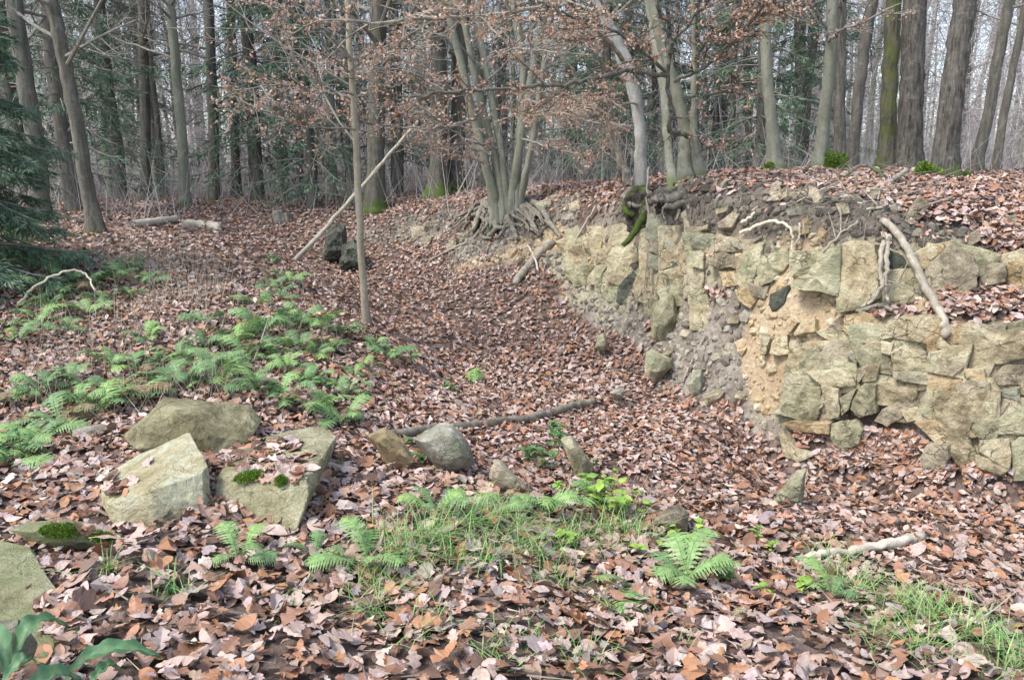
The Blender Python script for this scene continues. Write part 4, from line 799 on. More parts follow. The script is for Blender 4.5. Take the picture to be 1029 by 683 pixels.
# ---------------------------------------------------------------- spruces
def spruce_meshes(Hs, seed, sub=13, nl=.16, nw=.012, per=7, low=.8, blen=1.9, gap=.36):
    g = random.Random(seed); g_ = np.random.default_rng(seed); tr = MB(); n_ = 9; path = np.stack([np.array([g.gauss(0, .03) for _ in range(n_)]), np.array([g.gauss(0, .03) for _ in range(n_)]), np.linspace(-.2, Hs, n_)], -1)
    v, t, q = tube(path, np.linspace(.15, .02, n_) * Hs / 10, 10, wob=.04); tr.add(v, t, q); bo = MB(); nd_p, nd_d = [], []
    z = low
    while z < Hs - .3:
        f = 1 - z / Hs
        for k in range(g.randint(4, 6)):
            a = g.uniform(0, 2 * math.pi); L = blen * (.25 + .75 * f) * g.uniform(.7, 1.15); pts = [np.array([0, 0, z + g.gauss(0, .08)])]; d = np.array([math.cos(a), math.sin(a), g.uniform(-.15, .15)])
            for s_ in range(6): d = unit(d + np.array([0, 0, -.09 if s_ < 4 else .10])); pts.append(pts[-1] + d * L / 6)
            pts = np.array(pts); v, t, q = tube(pts, np.linspace(.016, .004, 7), 4, cap=False); bo.add(v, q=q)
            for s_ in range(sub):
                fr = g.uniform(.18, 1) * 6; i = min(int(fr), 5); p = pts[i] + (pts[i + 1] - pts[i]) * (fr - i); dd = unit(pts[i + 1] - pts[i]); sd_ = unit(np.cross(dd, [0, 0, 1])) * g.choice((-1, 1))
                tw = unit(dd * g.uniform(.3, 1) + sd_ * g.uniform(.3, 1) + np.array([0, 0, g.uniform(-.75, -.05)])); Lt = L * g.uniform(.14, .3)
                for m_ in range(per): nd_p.append(p + tw * Lt * g.uniform(0, 1)); nd_d.append(unit(tw * .8 + np.array([g.gauss(0, .4), g.gauss(0, .4), g.gauss(-.1, .3)])))
        z += gap * g.uniform(.7, 1.3)
    N = len(nd_p); nd_p = np.array(nd_p); nd_d = np.array(nd_d); nm = MB(); v, q = needles(N, nd_p, nd_d, g_.uniform(nl * .7, nl * 1.3, N), np.full(N, nw), g_)
    pal = np.array([[.10, .16, .10], [.135, .205, .12], [.08, .13, .09], [.17, .24, .15]]); nm.add(v, q=q, c=np.repeat(pal[g_.integers(0, 4, N)], 4, 0))
    return tr.mesh('trunk', B_DARK, True), bo.mesh('boughs', B_TWIG), nm.mesh('needles', M_NEEDLE)
SPR = [spruce_meshes(11, 31), spruce_meshes(9, 32, low=.4, blen=1.7), spruce_meshes(13, 33, low=1.6, blen=2.2)]
def plant_tree(name, label, meshes, names, x, yy, rz, s_, group, cat='tree'):
    o = empty(name, (x, yy, float(gz(x, yy)) - .05), rz); o.scale = (s_, s_, s_); tag(o, label, cat, group)
    for nme, me in zip(names, meshes): last = link(nme, me, last if nme == 'needles' else o)
    return o
SPOTS = [(70,15.5,0,'feathery spruce behind the leaning grey trunk'),(118,20,2,'spruce left of the dark straight trunk in the left background'),(258,19,0,'green spruce left of the slim tan tree, behind the bank'),
 (312,17.5,1,'leafy green young spruce close left of the slim tan tree'),(285,25,2,'dim spruce behind the two green ones left of the slim tan tree'),(400,20,0,'dark spruce between the mossy-footed trunks'),(572,19.5,0,'dark green spruce between the tree clump and the pale beech'),
 (606,17.5,1,'young dark spruce close behind the pale beech'),(625,25,2,'tall spruce far behind the pale beech'),(722,23,0,'bluish spruce in the haze right of the twin-stemmed tree'),(760,17,1,'low hazy spruce left of the torn-barked tree'),
 (805,19,1,'low hazy spruce right of the torn-barked tree'),(150,27,2,'far spruce above the pale cut logs'),(20,18,2,'spruce behind the trunk at the far left edge'),(440,25,2,'dark spruce behind the mossy-footed pair'),(505,26,0,'spruce standing behind the many-stemmed clump'),(655,22,1,'spruce seen between the pale beech and the twin-stemmed tree')]
for k, (u, Y, kind, lab) in enumerate(SPOTS):
    q = P(u, 180, Y); plant_tree('spruce_tree', lab, SPR[kind], ('trunk', 'boughs', 'needles'), q[0], Y, k * 1.7, random.Random(k).uniform(.85, 1.15), 'spruces in the wood')
# near spruce at the left edge: fine needles
q = P(-28, 240, 8.6); plant_tree('spruce_tree', 'dense dark spruce boughs hanging in at the left edge', spruce_meshes(4.2, 36, sub=40, nl=.09, nw=.006, per=14, low=.1, blen=1.15, gap=.15), ('trunk', 'boughs', 'needles'), q[0], 8.6, .4, 1.0, None)
# ---------------------------------------------------------------- the wood behind: single bare trees, then the mass of the far wood
def bare_meshes(Hs, r, seed, lean):
    g = random.Random(seed); n_ = 10; zz = np.linspace(-.2, Hs, n_); path = np.stack([lean * zz * zz / Hs + np.array([g.gauss(0, .05) for _ in zz]), np.array([g.gauss(0, .05) for _ in zz]), zz], -1)
    rr = r * (1 - .75 * np.clip(zz / Hs, 0, 1)); rr[0] *= 1.4; v, t, q = tube(path, rr, 9, wob=.05); a = MB(); a.add(v, t, q); b = MB()
    for k in range(26):
        f = g.uniform(.15, .98) * (n_ - 1); i = int(f); p = path[i] + (path[i + 1] - path[i]) * (f - i); an = g.uniform(0, 2 * math.pi)
        grow(b, p, [math.cos(an), math.sin(an), g.uniform(-.1, 1.0)], g.uniform(1.0, 2.8) * (1.2 - .6 * f / n_), max(.012, rr[i] * .28), 0, g, (6, 4, 0), None, .12, (4, 3, 3))
    return a, b
BARE = []
for k in range(7):
    a, b = bare_meshes(random.uniform(10, 15), random.uniform(.06, .13), 50 + k, random.uniform(-.12, .15)); mm = [B_GREYBROWN, B_SMOOTH, B_SMOOTH][k % 3]
    BARE.append((a.mesh('trunk', mm, True), b.mesh('crown', B_TWIG)))
gq = random.Random(77); placed = []
while len(placed) < 110:
    Y = 19.5 + 29 * gq.random() ** 1.1; u = gq.uniform(-90, 1120); q = P(u, 180, Y)
    if any(math.hypot(q[0] - a, Y - b) < .9 for a, b in placed): continue
    placed.append((q[0], Y)); k = len(placed) % 7
    plant_tree('bare_tree', 'bare leafless tree, one of many in the wood behind the quarry', BARE[k], ('trunk', 'crown'), q[0], Y, gq.uniform(0, 6.28), gq.uniform(.65, 1.2), 'bare trees in the wood behind')
fw = MB(); g_ = np.random.default_rng(99)
N = 420; Yf = g_.uniform(44, 85, N); xf = g_.uniform(-.85, .85, N) * Yf
for x, yy in zip(xf, Yf):
    hh = g_.uniform(11, 19); r = g_.uniform(.08, .22); zb = 1.0; path = np.array([[x, yy, zb - 1.2], [x + g_.normal(0, .15), yy, zb + hh * .35], [x + g_.normal(0, .5), yy, zb + hh * .7], [x + g_.normal(0, .9), yy, zb + hh]])
    v, t, q = tube(path, [r, r * .8, r * .5, r * .1], 6, cap=False); c = np.array([.27, .235, .21]) * g_.uniform(.6, 1.25); fw.add(v, q=q, c=c)
def cones(mb, p, d, ln, r, c):
    N = len(p); a = unit(np.cross(d, g_.normal(0, 1, (N, 3)))); b = np.cross(d, a); ring = [p + (a * math.cos(t) + b * math.sin(t)) * r[:, None] for t in (0, 2.094, 4.189)]
    v = np.stack(ring + [p + d * ln[:, None]], 1).reshape(-1, 3); k = np.arange(N)[:, None, None] * 4; mb.add(v, t=(k + np.array([[[0, 1, 3], [1, 2, 3], [2, 0, 3]]])).reshape(-1, 3), c=np.repeat(c, 4, 0))
def twig_cloud(mb, N, y0, y1, zlo, zhi, lmin, lmax, rmin, rmax, upw, cbase):
    Y = g_.uniform(y0, y1, N); x = g_.uniform(-.82, .82, N) * Y; z = g_.uniform(0, 1, N) ** 1.2 * (zhi - zlo) + zlo; gzv = gz(x, Y)
    d = unit(np.stack([g_.normal(0, 1, N), g_.normal(0, 1, N), g_.normal(upw, .7, N)], -1)); c = np.array(cbase) * g_.uniform(.65, 1.3, (N, 1))
    cones(mb, np.stack([x, Y, gzv + z], -1), d, g_.uniform(lmin, lmax, N), g_.uniform(rmin, rmax, N), c)
twig_cloud(fw, 60000, 40, 80, 0, 17, .8, 2.6, .008, .022, .6, (.41, .375, .36))
twig_cloud(fw, 60000, 19, 42, 0, 9, .6, 2.2, .004, .010, .5, (.40, .365, .345))
m_, t_, b_ = mat('far_bark', .95, .1); t_.links.new(vcol(t_), b_.inputs['Base Color']); M_FAR = m_
tag(fw.build('far_wood', M_FAR), 'hazy grey mass of distant bare trunks and twigs closing the view', 'woodland', kind='stuff')
br = MB(); N = 5000; Y = g_.uniform(14.5, 30, N); x = g_.uniform(-.75, .75, N) * Y; ok = gz(x, Y) > .6; x, Y = x[ok], Y[ok]; N = len(x)
cones(br, np.stack([x, Y, gz(x, Y) - .02], -1), unit(np.stack([g_.normal(0, .45, N), g_.normal(0, .45, N), np.full(N, 1.)], -1)), g_.uniform(.4, 2.2, N), g_.uniform(.003, .009, N), np.array([.33, .305, .28]) * g_.uniform(.6, 1.3, (N, 1)))
tag(br.build('underbrush', M_FAR), 'thin bare shoots and saplings filling the wood edge behind the quarry', 'brushwood', kind='stuff')
# ================================================================ sticks, roots, stumps
B_LOG = bark('grey_log', (.11, .095, .07), (.27, .235, .185), (12, 12, 12), 0, .2, .15, .7, (.16, .18, .09))
B_DEADWARM = bark('grey_dead_pole', (.26, .22, .17), (.44, .39, .31), (10, 10, 10), 0, .2, .05, .5)
def on(u, v, off=.03):
    c = hit(u, v); return c + unit(C0 - c) * off
def stick(name, label, pts, w0, w1, m, cat='branch', off=.03, twigs=0, seed=1, wob=.06, sides=9, forks=(), raised=None, group=None):
    """fallen wood following the ground under the given pixels (or at given distances)"""
    g = random.Random(seed); w = np.array([on(q[0], q[1], off) if len(q) == 2 else P(*q) for q in pts]); path = smooth_path(w, 7); path[1:-1] += np.array([[g.gauss(0, .006) for _ in range(3)] for _ in range(len(path) - 2)])
    org = path[0].copy(); o = MB(); rr = np.linspace(px(w0, w[0]), px(w1, w[-1]), len(path)); v, t, q = tube(path - org, rr, sides, wob=wob); o.add(v, t, q)
    root = o.build(name, m, smooth=True); root.location = [float(c) for c in org]; tag(root, label, cat, group)
    for k in range(twigs):
        i = g.randint(2, len(path) - 2); b = MB(); d = unit(path[i] - path[i - 1]); dr = unit(d + np.array([g.gauss(0, .7), g.gauss(0, .7), abs(g.gauss(.2, .5))])); L = g.uniform(.12, .4)
        z = np.array([path[i], path[i] + dr * L * .5 + np.array([0, 0, g.gauss(0, .03)]), path[i] + dr * L]) - org; v, t, q = tube(z, [.006, .0045, .0025], 4); b.add(v, t, q); b.build('twig', m, root)
    return root
stick('fallen_branch', 'long crooked fallen branch lying across the quarry floor', [(380,437),(418,433),(452,429),(500,424),(545,417),(575,408),(597,403)], 10, 7.5, B_LOG, off=.2, seed=41)
stick('fallen_log', 'pale rotten log with a mossy end low on the right', [(800,562),(830,556),(868,551),(900,545),(926,539)], 7, 11, B_DEADPALE, 'log', off=.12, seed=42, wob=.14)
stick('cut_log', 'pale cut log lying behind the left bank, right one', [(182,226),(200,226),(222,229)], 10, 10, B_DEADPALE, 'log', off=.12, seed=43)
stick('cut_log', 'pale cut log lying behind the left bank, left one', [(132,226),(155,223),(178,220)], 8, 8, B_DEADPALE, 'log', off=.12, seed=44)
stick('leaning_pole', 'dead pale pole leaning from the left bank up to the right behind the slim tree', [(296,262,11.6),(330,226,11.9),(372,178,12.4),(420,122,13.0)], 5, 3.2, B_DEADWARM, 'pole', seed=45, twigs=9)
stick('fallen_branch', 'grey log leaning on the sandy bank below the tree clump', [(516,288),(530,268),(545,252),(556,242)], 8, 9, B_DEAD, 'log', off=.07, seed=46)
stick('dead_branch', 'thin pale forked stick beside the grey leaning log', [(541,272),(536,256),(530,246)], 2.2, 1.6, B_DEADPALE, off=.14, seed=47, twigs=1)
stick('dead_branch', 'long bare pale branch slanting down the right wall', [(846,196,7.55),(872,208,7.35),(905,240,6.75),(928,283,6.45),(946,318,6.2),(953,338,6.05)], 6, 10, B_DEAD, seed=48, twigs=2)
stick('dead_branch', 'grey branch crossing the rim above the wall toward the oak', [(833,212,7.5),(860,198,7.6),(890,184,7.9),(912,171,8.3)], 4, 5, B_DEAD, seed=49, twigs=5)
stick('dead_branch', 'dark bent branch arching on the rim below the mossy oak', [(848,178,8.5),(866,166,8.5),(880,170,8.4),(888,178,8.3)], 3, 5, B_DARK, seed=50, twigs=2)
stick('dead_branch', 'thin grey stick slanting across the clods left of the pale branch', [(822,258),(840,240),(862,222)], 3.0, 2.0, B_DEAD, off=.08, seed=51, twigs=2)
stick('dead_branch', 'short brown stick on the leafy slope right of the pale branch', [(862,212),(890,208),(915,203)], 3.0, 2.5, B_DEAD, off=.06, seed=52)
stick('dead_branch', 'small forked grey branch at the lower right edge', [(952,632),(975,627),(1005,622),(1034,632)], 5, 6, B_DEAD, off=.035, seed=53, twigs=2)
stick('dead_branch', 'short grey twig hanging below the forked one at the lower right', [(952,632),(956,648),(960,660)], 4, 3, B_DEAD, off=.03, seed=54)
stick('dead_branch', 'arched pale stem over the ferns at the left edge', [(18,305,7.8),(38,286,7.9),(62,274,8.0),(84,274,8.1),(96,292,8.0)], 2.6, 1.8, B_DEADPALE, seed=55)
stick('dead_branch', 'thin mossy stick lying left of the arched pale stem', [(-6,300),(25,309),(56,334)], 3.5, 2, B_ROOTMOSS, off=.05, seed=56)
stick('dead_branch', 'straight pale stick on the leaves below the left ferns', [(2,357),(40,355),(76,352)], 3, 2, B_DEADPALE, off=.03, seed=57)
stick('dead_branch', 'bleached thin stick among ferns behind the boulders', [(220,372),(245,366),(262,358)], 2.4, 1.6, B_DEADPALE, off=.12, seed=58, twigs=1)
stick('dead_branch', 'thin stick on the scree below the wall', [(686,384),(698,356),(708,338)], 2.2, 1.6, B_DEAD, off=.05, seed=59)
stick('dead_branch', 'thin pale stick slanting down the bank left of the rock wall', [(566,262),(582,235),(598,208)], 2.2, 1.8, B_DEADPALE, off=.14, seed=60)
stick('dead_branch', 'dark stick on the slope left of the sandy bank', [(432,262),(450,252),(470,243)], 3, 2.4, B_DEAD, off=.06, seed=61)
stick('dead_branch', 'thin bleached twig lying by the bright green fern', [(612,556),(640,565),(655,570)], 2.6, 2, B_DEADPALE, off=.03, seed=62)
stick('hanging_vine', 'thin vine hanging from the beech foot down the wall', [(652,168,10.35),(650,195,10.1),(653,225,9.85),(651,255,9.7),(647,285,9.55),(640,300,9.5)], 2.4, 1.6, B_DEAD, 'vine', seed=63)
def stump(u, v, r, h, label, m, seed, Y=None):
    g = random.Random(seed); c = hit(u, v) if Y is None else P(u, v, Y); mb = MB(); n_ = 7; zz = np.linspace(-.1, h, n_); path = np.stack([zz * g.uniform(-.2, .2), zz * 0, zz], -1); fl = np.exp(-np.clip(zz, 0, 9) / .12)
    v_, t, q = tube(path, r * (1 + .6 * fl), 14, (5, .12 + .25 * fl, g.uniform(0, 6)), .06); mb.add(v_, t, q); o = mb.build('tree_stump', m, smooth=True); o.location = [float(x) for x in c]; return tag(o, label, 'stump')
stump(281,222,.09,.22,'small weathered stump on the far left bank', B_ROOT, 3); stump(288,222,.07,.16,'smaller broken stump beside the weathered one', B_ROOT, 4)
rock('dark_recess_rock', [(325,262),(327,234),(338,225),(348,226),(350,262)], 14.6, M_STONE_DARK, 'dark mossy rock standing in for a shaded recess in the far corner of the pit behind the slim tree', depth=.6, lean=.1, amp=.10, chips=3)  # two dark mossy rocks, their tone standing in for the shade of a hollow
rock('dark_recess_rock', [(342,271),(344,247),(356,242),(364,246),(365,270)], 14.2, M_STONE_DARK, 'low dark mossy rock right below, lower part of the stand-in for the shaded recess', depth=.5, lean=.1, amp=.10, chips=3)
# roots: parts of the trees they feed
def find(label): return next(o for o in bpy.data.objects if o.get('label') == label)
def roots(tree_o, lists, m, name='root', off=.07):
    b = np.array(tree_o.location)
    for (pts, w0, w1) in lists:
        w = np.array([on(q[0], q[1], off) if len(q) == 2 else P(*q) for q in pts]); path = smooth_path(w, 6); path[1:-1] += rng.normal(0, .008, (len(path) - 2, 3))
        v, t, q = tube(path - b, np.linspace(px(w0, w[0]), px(w1, w[-1]), len(path)), 8, wob=.08); mb = MB(); mb.add(v, t, q); mb.build(name, m, tree_o, smooth=True)
cl = find('many-stemmed grey-green tree clump with bare roots on the far rim')
roots(cl, [([(498,196),(486,208),(478,224),(476,232)],9,4),([(500,198),(494,214),(498,228),(490,238)],9,4),([(505,200),(508,214),(516,230),(520,240)],8,4),([(512,198),(524,208),(534,222),(542,236)],7,4),([(520,197),(538,204),(552,222),(563,240)],9,4),
           ([(496,202),(480,214),(470,216)],7,3),([(514,200),(512,218),(505,232),(500,240)],6,3),([(484,218),(500,228),(520,226),(540,232)],5,3),([(492,222),(484,236),(494,240)],5,3),([(522,202),(530,216),(520,228)],5,3)], B_ROOT, off=.2)
gq = random.Random(9)
for k_ in range(30):
    u_, v_ = gq.uniform(484, 532), gq.uniform(199, 207); pts_ = [(u_, v_)]
    for q_ in range(4): u_ += gq.gauss((u_ - 508) * .12, 4.5); v_ += gq.uniform(4, 9); pts_.append((u_, v_))
    roots(cl, [(pts_, gq.uniform(3, 6), 1.5)], B_ROOT, off=gq.uniform(.05, .35))
be = find('pale smooth beech stem with a mossy foot growing over the rock wall')
roots(be, [([(646,190,10.5),(647,205,10.25),(644,222,10.05),(636,236,9.95),(626,247,9.9)],11,5),([(640,190,10.5),(631,200,10.3),(629,212,10.2),(636,216,10.1)],9,5)], B_ROOTMOSS)
roots(be, [([(634,190,10.5),(628,198,10.35),(634,206,10.2),(645,206,10.15)],6,4),([(650,192,10.4),(662,204,10.15),(668,214,10.0)],5,2),([(655,196,10.3),(657,210,10.05),(654,222,9.95)],4,2)], B_ROOT)
rt = find('slender twin-stemmed grey tree beside the pale beech with long winding limbs')
roots(rt, [([(690,196,9.5),(676,200,9.3),(662,199,9.25),(652,203,9.3)],12,7),([(697,198,9.4),(684,206,9.2),(668,208,9.2)],10,5),([(700,197,9.4),(706,206,9.1),(708,220,8.95)],8,3),([(680,205,9.25),(682,214,9.15),(679,222,9.1)],4,2),([(690,204,9.2),(694,214,9.05),(690,222,9.0)],4,2),
           ([(700,200,9.3),(716,205,9.0),(728,206,8.9)],7,3),([(670,204,9.25),(666,212,9.2),(668,220,9.1)],3,1.5),([(660,202,9.3),(657,212,9.2),(659,219,9.15)],3,1.5)], B_ROOT)
# the mat of soil and fine roots overhanging the wall under the twin-stemmed tree
def mat_lump(poly, Y, depth, label, seed):
    pts = [(u, v, Y) for u, v in poly] + [(u, v - 1, Y + depth) for u, v in poly] + [((u + 674) / 2, (v + 200) / 2, Y - .12) for u, v in poly]; o = hull_rock('root_mat_or_hollow_shade', pts, M_SOILMAT, label, 'soil', amp=.06, freq=7, cuts=4, ang=60); return o
def soil_mat():
    m, t, b = mat('root_soil', .98, .1); vec = coords(t); f = noise(t, vec, 9, 9, .75); t.links.new(ramp(t, f, [(.3, (.035, .028, .021)), (.5, (.11, .092, .073)), (.7, (.21, .185, .15))]), b.inputs['Base Color']); bump(t, b, f, 1.0, .06); return m
M_SOILMAT = soil_mat()
lm = mat_lump([(650,196),(672,192),(700,193),(712,200),(704,209),(684,207),(664,210),(652,206)], 9.45, .5, 'x', 1)
lm.parent = rt; lm.location = lm.location - rt.location
cavity_shade_lump = hull_rock('root_mat_or_hollow_shade', [(u, v, 10.2) for u, v in [(627,200),(636,194),(650,194),(655,206),(652,224),(642,236),(632,238),(630,220)]] + [(u, v, 10.7) for u, v in [(627,198),(650,194),(655,206),(640,230)]], M_SOILMAT, 'x', 'soil', amp=.06, freq=7, cuts=4, ang=60, chips=10); cavity_shade_lump.parent = be; cavity_shade_lump.location = cavity_shade_lump.location - be.location  # dark soil lump added to stand in for the shaded cavity under the beech
for o_ in (lm, cavity_shade_lump):
    for k_ in ('label', 'category'): del o_[k_]
# loose hanging roots on the face of the wall
stick('exposed_root', 'pale twisted root hanging over the big slab under the long branch', [(888,242,6.72),(884,262,6.62),(886,285,6.55),(878,300,6.5),(866,308,6.5)], 5, 3, B_DEAD, 'root', seed=70, twigs=2)
stick('exposed_root', 'straight grey root beside the twisted one on the wall', [(892,244,6.72),(891,265,6.6),(889,290,6.52),(893,305,6.5)], 6, 3, B_DEAD, 'root', seed=71)
stick('exposed_root', 'pale root arching over the hollow above the sandy patch', [(744,234,8.0),(768,224,7.75),(784,224,7.6),(795,232,7.5),(797,262,7.4)], 4, 2.5, B_DEADPALE, 'root', seed=72)
stick('exposed_root', 'short pale root lying in the grey clods', [(744,224),(752,220),(759,214)], 4, 3, B_DEADPALE, 'root', off=.08, seed=73)
stick('exposed_root', 'dark root snaking along the crack left of the sandy patch', [(733,243),(745,250),(757,244),(766,238)], 4, 3, B_ROOT, 'root', off=.09, seed=74, twigs=2)
stick('exposed_root', 'thin root hanging beside the arching pale one', [(804,224),(803,238),(797,252),(796,268)], 2.4, 1.6, B_DEAD, 'root', off=.08, seed=75)
stick('exposed_root', 'grey root clump end under the big slab', [(862,314),(874,308),(888,306),(897,312)], 6, 4, B_ROOT, 'root', off=.12, seed=76, twigs=3)
stick('exposed_root', 'dark fine root down the crack between two upper stones', [(767,246),(765,262),(760,278)], 1.8, 1.2, B_DARK, 'root', off=.10, seed=77)
# ================================================================ moss cushions on rocks
def cushion(rock_label, u, v, w, h, seed):
    """fluffy cushion: a low dome of short fibres, part of the rock it grows on"""
    r_ = find(rock_label); dg = bpy.context.evaluated_depsgraph_get(); d = Vector(ray(u, v).tolist()).normalized(); iv = r_.matrix_basis.inverted()
    ok, co, no, _ = r_.ray_cast(iv @ Vector(C0.tolist()), d)
    if not ok: return
    g = np.random.default_rng(seed); c = np.array(co); no = np.array(no); no = unit(no * .5 + np.array([0, 0, .7])); wr = px(w, np.array(r_.location) + c); hr = px(h, np.array(r_.location) + c)
    N = 900; a = g.uniform(0, 2 * np.pi, N); rad = np.sqrt(g.uniform(0, 1, N)); p = np.stack([np.cos(a) * rad * wr, np.sin(a) * rad * max(hr, .03) * 1.2, (1 - rad ** 2) * .022 + .002], -1)
    R_ = rand_rot(1, nrm=no[None], g=np.random.default_rng(1))[0]; X = unit(np.cross([0, 1, 0], no)); Y = np.cross(no, X); R_ = np.stack([X, Y, no], -1)
    p = p @ R_.T + c; dr = unit(no + g.normal(0, .5, (N, 3))); mb = MB(); v_, q = needles(N, p - dr * .012, dr, g.uniform(.018, .034, N), np.full(N, .004), g)
    mb.add(v_, q=q, c=np.repeat(np.array([[.13, .22, .03], [.20, .31, .045], [.09, .16, .02]])[g.integers(0, 3, N)], 4, 0)); o = mb.build('moss', M_GRASS, r_); tag(o, kind='stuff')
cushion('broad lichen-grey boulder with leaves lying on its flat top', 252, 479, 34, 10, 1)
cushion('broad lichen-grey boulder with leaves lying on its flat top', 283, 484, 12, 6, 2)
cushion('low pale rock with a strip of moss left of the large boulders', 108, 441, 34, 14, 3)
cushion('low mossy rock half buried in leaves above the corner slab', 102, 541, 34, 8, 4)
cushion('low mossy rock half buried in leaves above the corner slab', 60, 534, 40, 8, 5)
cushion('small mossy stone beside ferns near the slim tree', 398, 391, 16, 6, 6)
# leaves drifted onto the rocks, ledges and the wall shelf
dl = MB()
def drift(u0, v0, ru, rv, N, seed, protos, size, rocks=None):
    g = np.random.default_rng(seed); ps, ns = [], []
    for k in range(N):
        a, r = g.uniform(0, 6.28), math.sqrt(g.uniform()); u, v = u0 + math.cos(a) * r * ru, v0 + math.sin(a) * r * rv
        if rocks:
            o = rocks; d = Vector(ray(u, v).tolist()).normalized(); iv = o.matrix_basis.inverted(); ok, co, no, _ = o.ray_cast(iv @ Vector(C0.tolist()), d)
            if not ok or no.z < .35: continue
            ps.append(np.array(o.location) + np.array(co) + np.array(no) * .012); ns.append(np.array(no))
        else:
            c = hit(u, v); ps.append(c + np.array([0, 0, g.uniform(.02, .07)]) + unit(C0 - c) * g.uniform(0, .05)); ns.append(unit(gnormal(c[0], c[1], .15) + np.array([0, 0, .9])))
    if not ps: return
    ps = np.array(ps); ns = unit(np.array(ns) + g.normal(0, .3, (len(ps), 3))); scatter(dl, protos, ps, rand_rot(len(ps), nrm=ns, g=g), g.uniform(size * .7, size * 1.3, len(ps)), PAL[g.choice(len(PAL), len(ps), p=PW)] * g.uniform(.85, 1.2, (len(ps), 1)))
B3 = find('broad lichen-grey boulder with leaves lying on its flat top'); B1 = find('pale yellow tilted slab-like boulder in front of the two darker boulders'); SL = find('flat lichen-yellow stone slab at the bottom left corner')
drift(275, 462, 42, 22, 130, 1, OAK, .085, B3); drift(122, 487, 16, 10, 20, 2, OAK, .08, B1); drift(148, 466, 3, 2, 2, 3, OAK, .09, B1); drift(60, 610, 18, 30, 46, 4, OAK, .10, SL)
drift(70, 536, 40, 9, 26, 14, OAK, .085, find('low mossy rock half buried in leaves above the corner slab'))
for (u, v, ru, rv, n_) in [(985,304,42,14,420),(955,310,28,8,200),(1010,240,28,10,260),(885,455,44,18,650),(850,464,34,10,220),(930,478,30,10,160),(815,441,18,6,45),(1000,478,30,6,60),(880,318,20,5,40),(930,212,30,10,120),(700,262,14,4,30),(660,330,14,10,70),(715,300,20,8,40),(955,215,40,14,200)]:
    drift(u, v, ru, rv, n_, int(u + v), MID, .085)
tag(dl.build('drifted_leaves', M_LITTER), 'brown leaves drifted onto boulders and the ledges of the quarry wall', 'leaf litter', kind='stuff')
# ================================================================ ferns
def frond_mesh(seed, col):
    g = random.Random(seed); mb = MB(); n_ = 17; t = np.linspace(0, 1, n_); h = g.uniform(.18, .42); bend = g.uniform(-.12, .12)
    axis_ = np.stack([t * (1 - .12 * t), bend * t * t, h * np.sin(t * 2.3) - .06 * t * t], -1); v, tt, q = tube(axis_, np.linspace(.009, .002, n_), 4, cap=False); mb.add(v, q=q, c=np.array(col) * .8)
    for k in range(2, n_):
        for s_ in (-1, 1):
            f = t[k]; L = .30 * (math.sin(math.pi * min(1, .16 + .84 * (1 - f) ** .85)) ** .9) * g.uniform(.85, 1.08) * (.35 if k == n_ - 1 else 1)
            if L < .02: L = .02
            p = axis_[k]; d = unit(axis_[min(k + 1, n_ - 1)] - axis_[k - 1]); lat = unit(np.cross([0, 0, 1], d)) * s_; dr = unit(lat + d * .38 + np.array([0, 0, g.uniform(-.28, .05)])); wd = np.cross(dr, unit(np.cross(dr, d)))
            m = 6; st = np.linspace(0, 1, m); wv = .034 * (1 - st * .85) * (1 + .38 * np.where(np.arange(m) % 2 == 0, -1, 1)); mid = p + dr * (st * L)[:, None] + np.array([0, 0, 1]) * (-.05 * st * st)[:, None]
            wd = unit(d - dr * np.dot(d, dr)); Aa = mid + wd * wv[:, None]; Bb = mid - wd * wv[:, None]; vv_ = np.concatenate([Aa, Bb]); mb.add(vv_, q=[(a, a + 1, m + a + 1, m + a) for a in range(m - 1)], c=np.array(col) * g.uniform(.8, 1.2))
    return mb.mesh('frond', M_GREEN)
FC = [(.175, .29, .115), (.23, .36, .13), (.14, .24, .10), (.25, .39, .12), (.27, .20, .11)]
FRONDS = {c: [frond_mesh(600 + 10 * c + k, FC[c]) for k in range(5)] for c in range(5)}
ORD = ['first', 'second', 'third', 'fourth', 'fifth', 'sixth', 'seventh', 'eighth', 'ninth', 'tenth', 'eleventh', 'twelfth', 'thirteenth', 'fourteenth', 'fifteenth', 'sixteenth']
def fern(u, v, size, label, col, seed, n_=7, flat=False, az=None, group='green ferns in the quarry'):
    g = random.Random(seed); c = hit(u, v); size = size * (.86 if seed < 800 else 1.0); o = empty('fern', c); tag(o, label, 'fern', group)
    for k in range(n_):
        f = link('frond', g.choice(FRONDS[4 if seed < 800 and g.random() < .07 else col if g.random() < .7 else g.randint(0, 3)]), o); s_ = size * g.uniform(.7, 1.1); f.scale = (s_, s_, s_)
        a = (2 * math.pi * k / n_ + g.uniform(-.4, .4)) if az is None else az + g.uniform(-.55, .55); f.rotation_euler = (g.uniform(-.5, .5), g.uniform(-.55, .08) if not flat else g.uniform(-.15, .12), a); f.location = (g.uniform(-.03, .03), g.uniform(-.03, .03), .03)
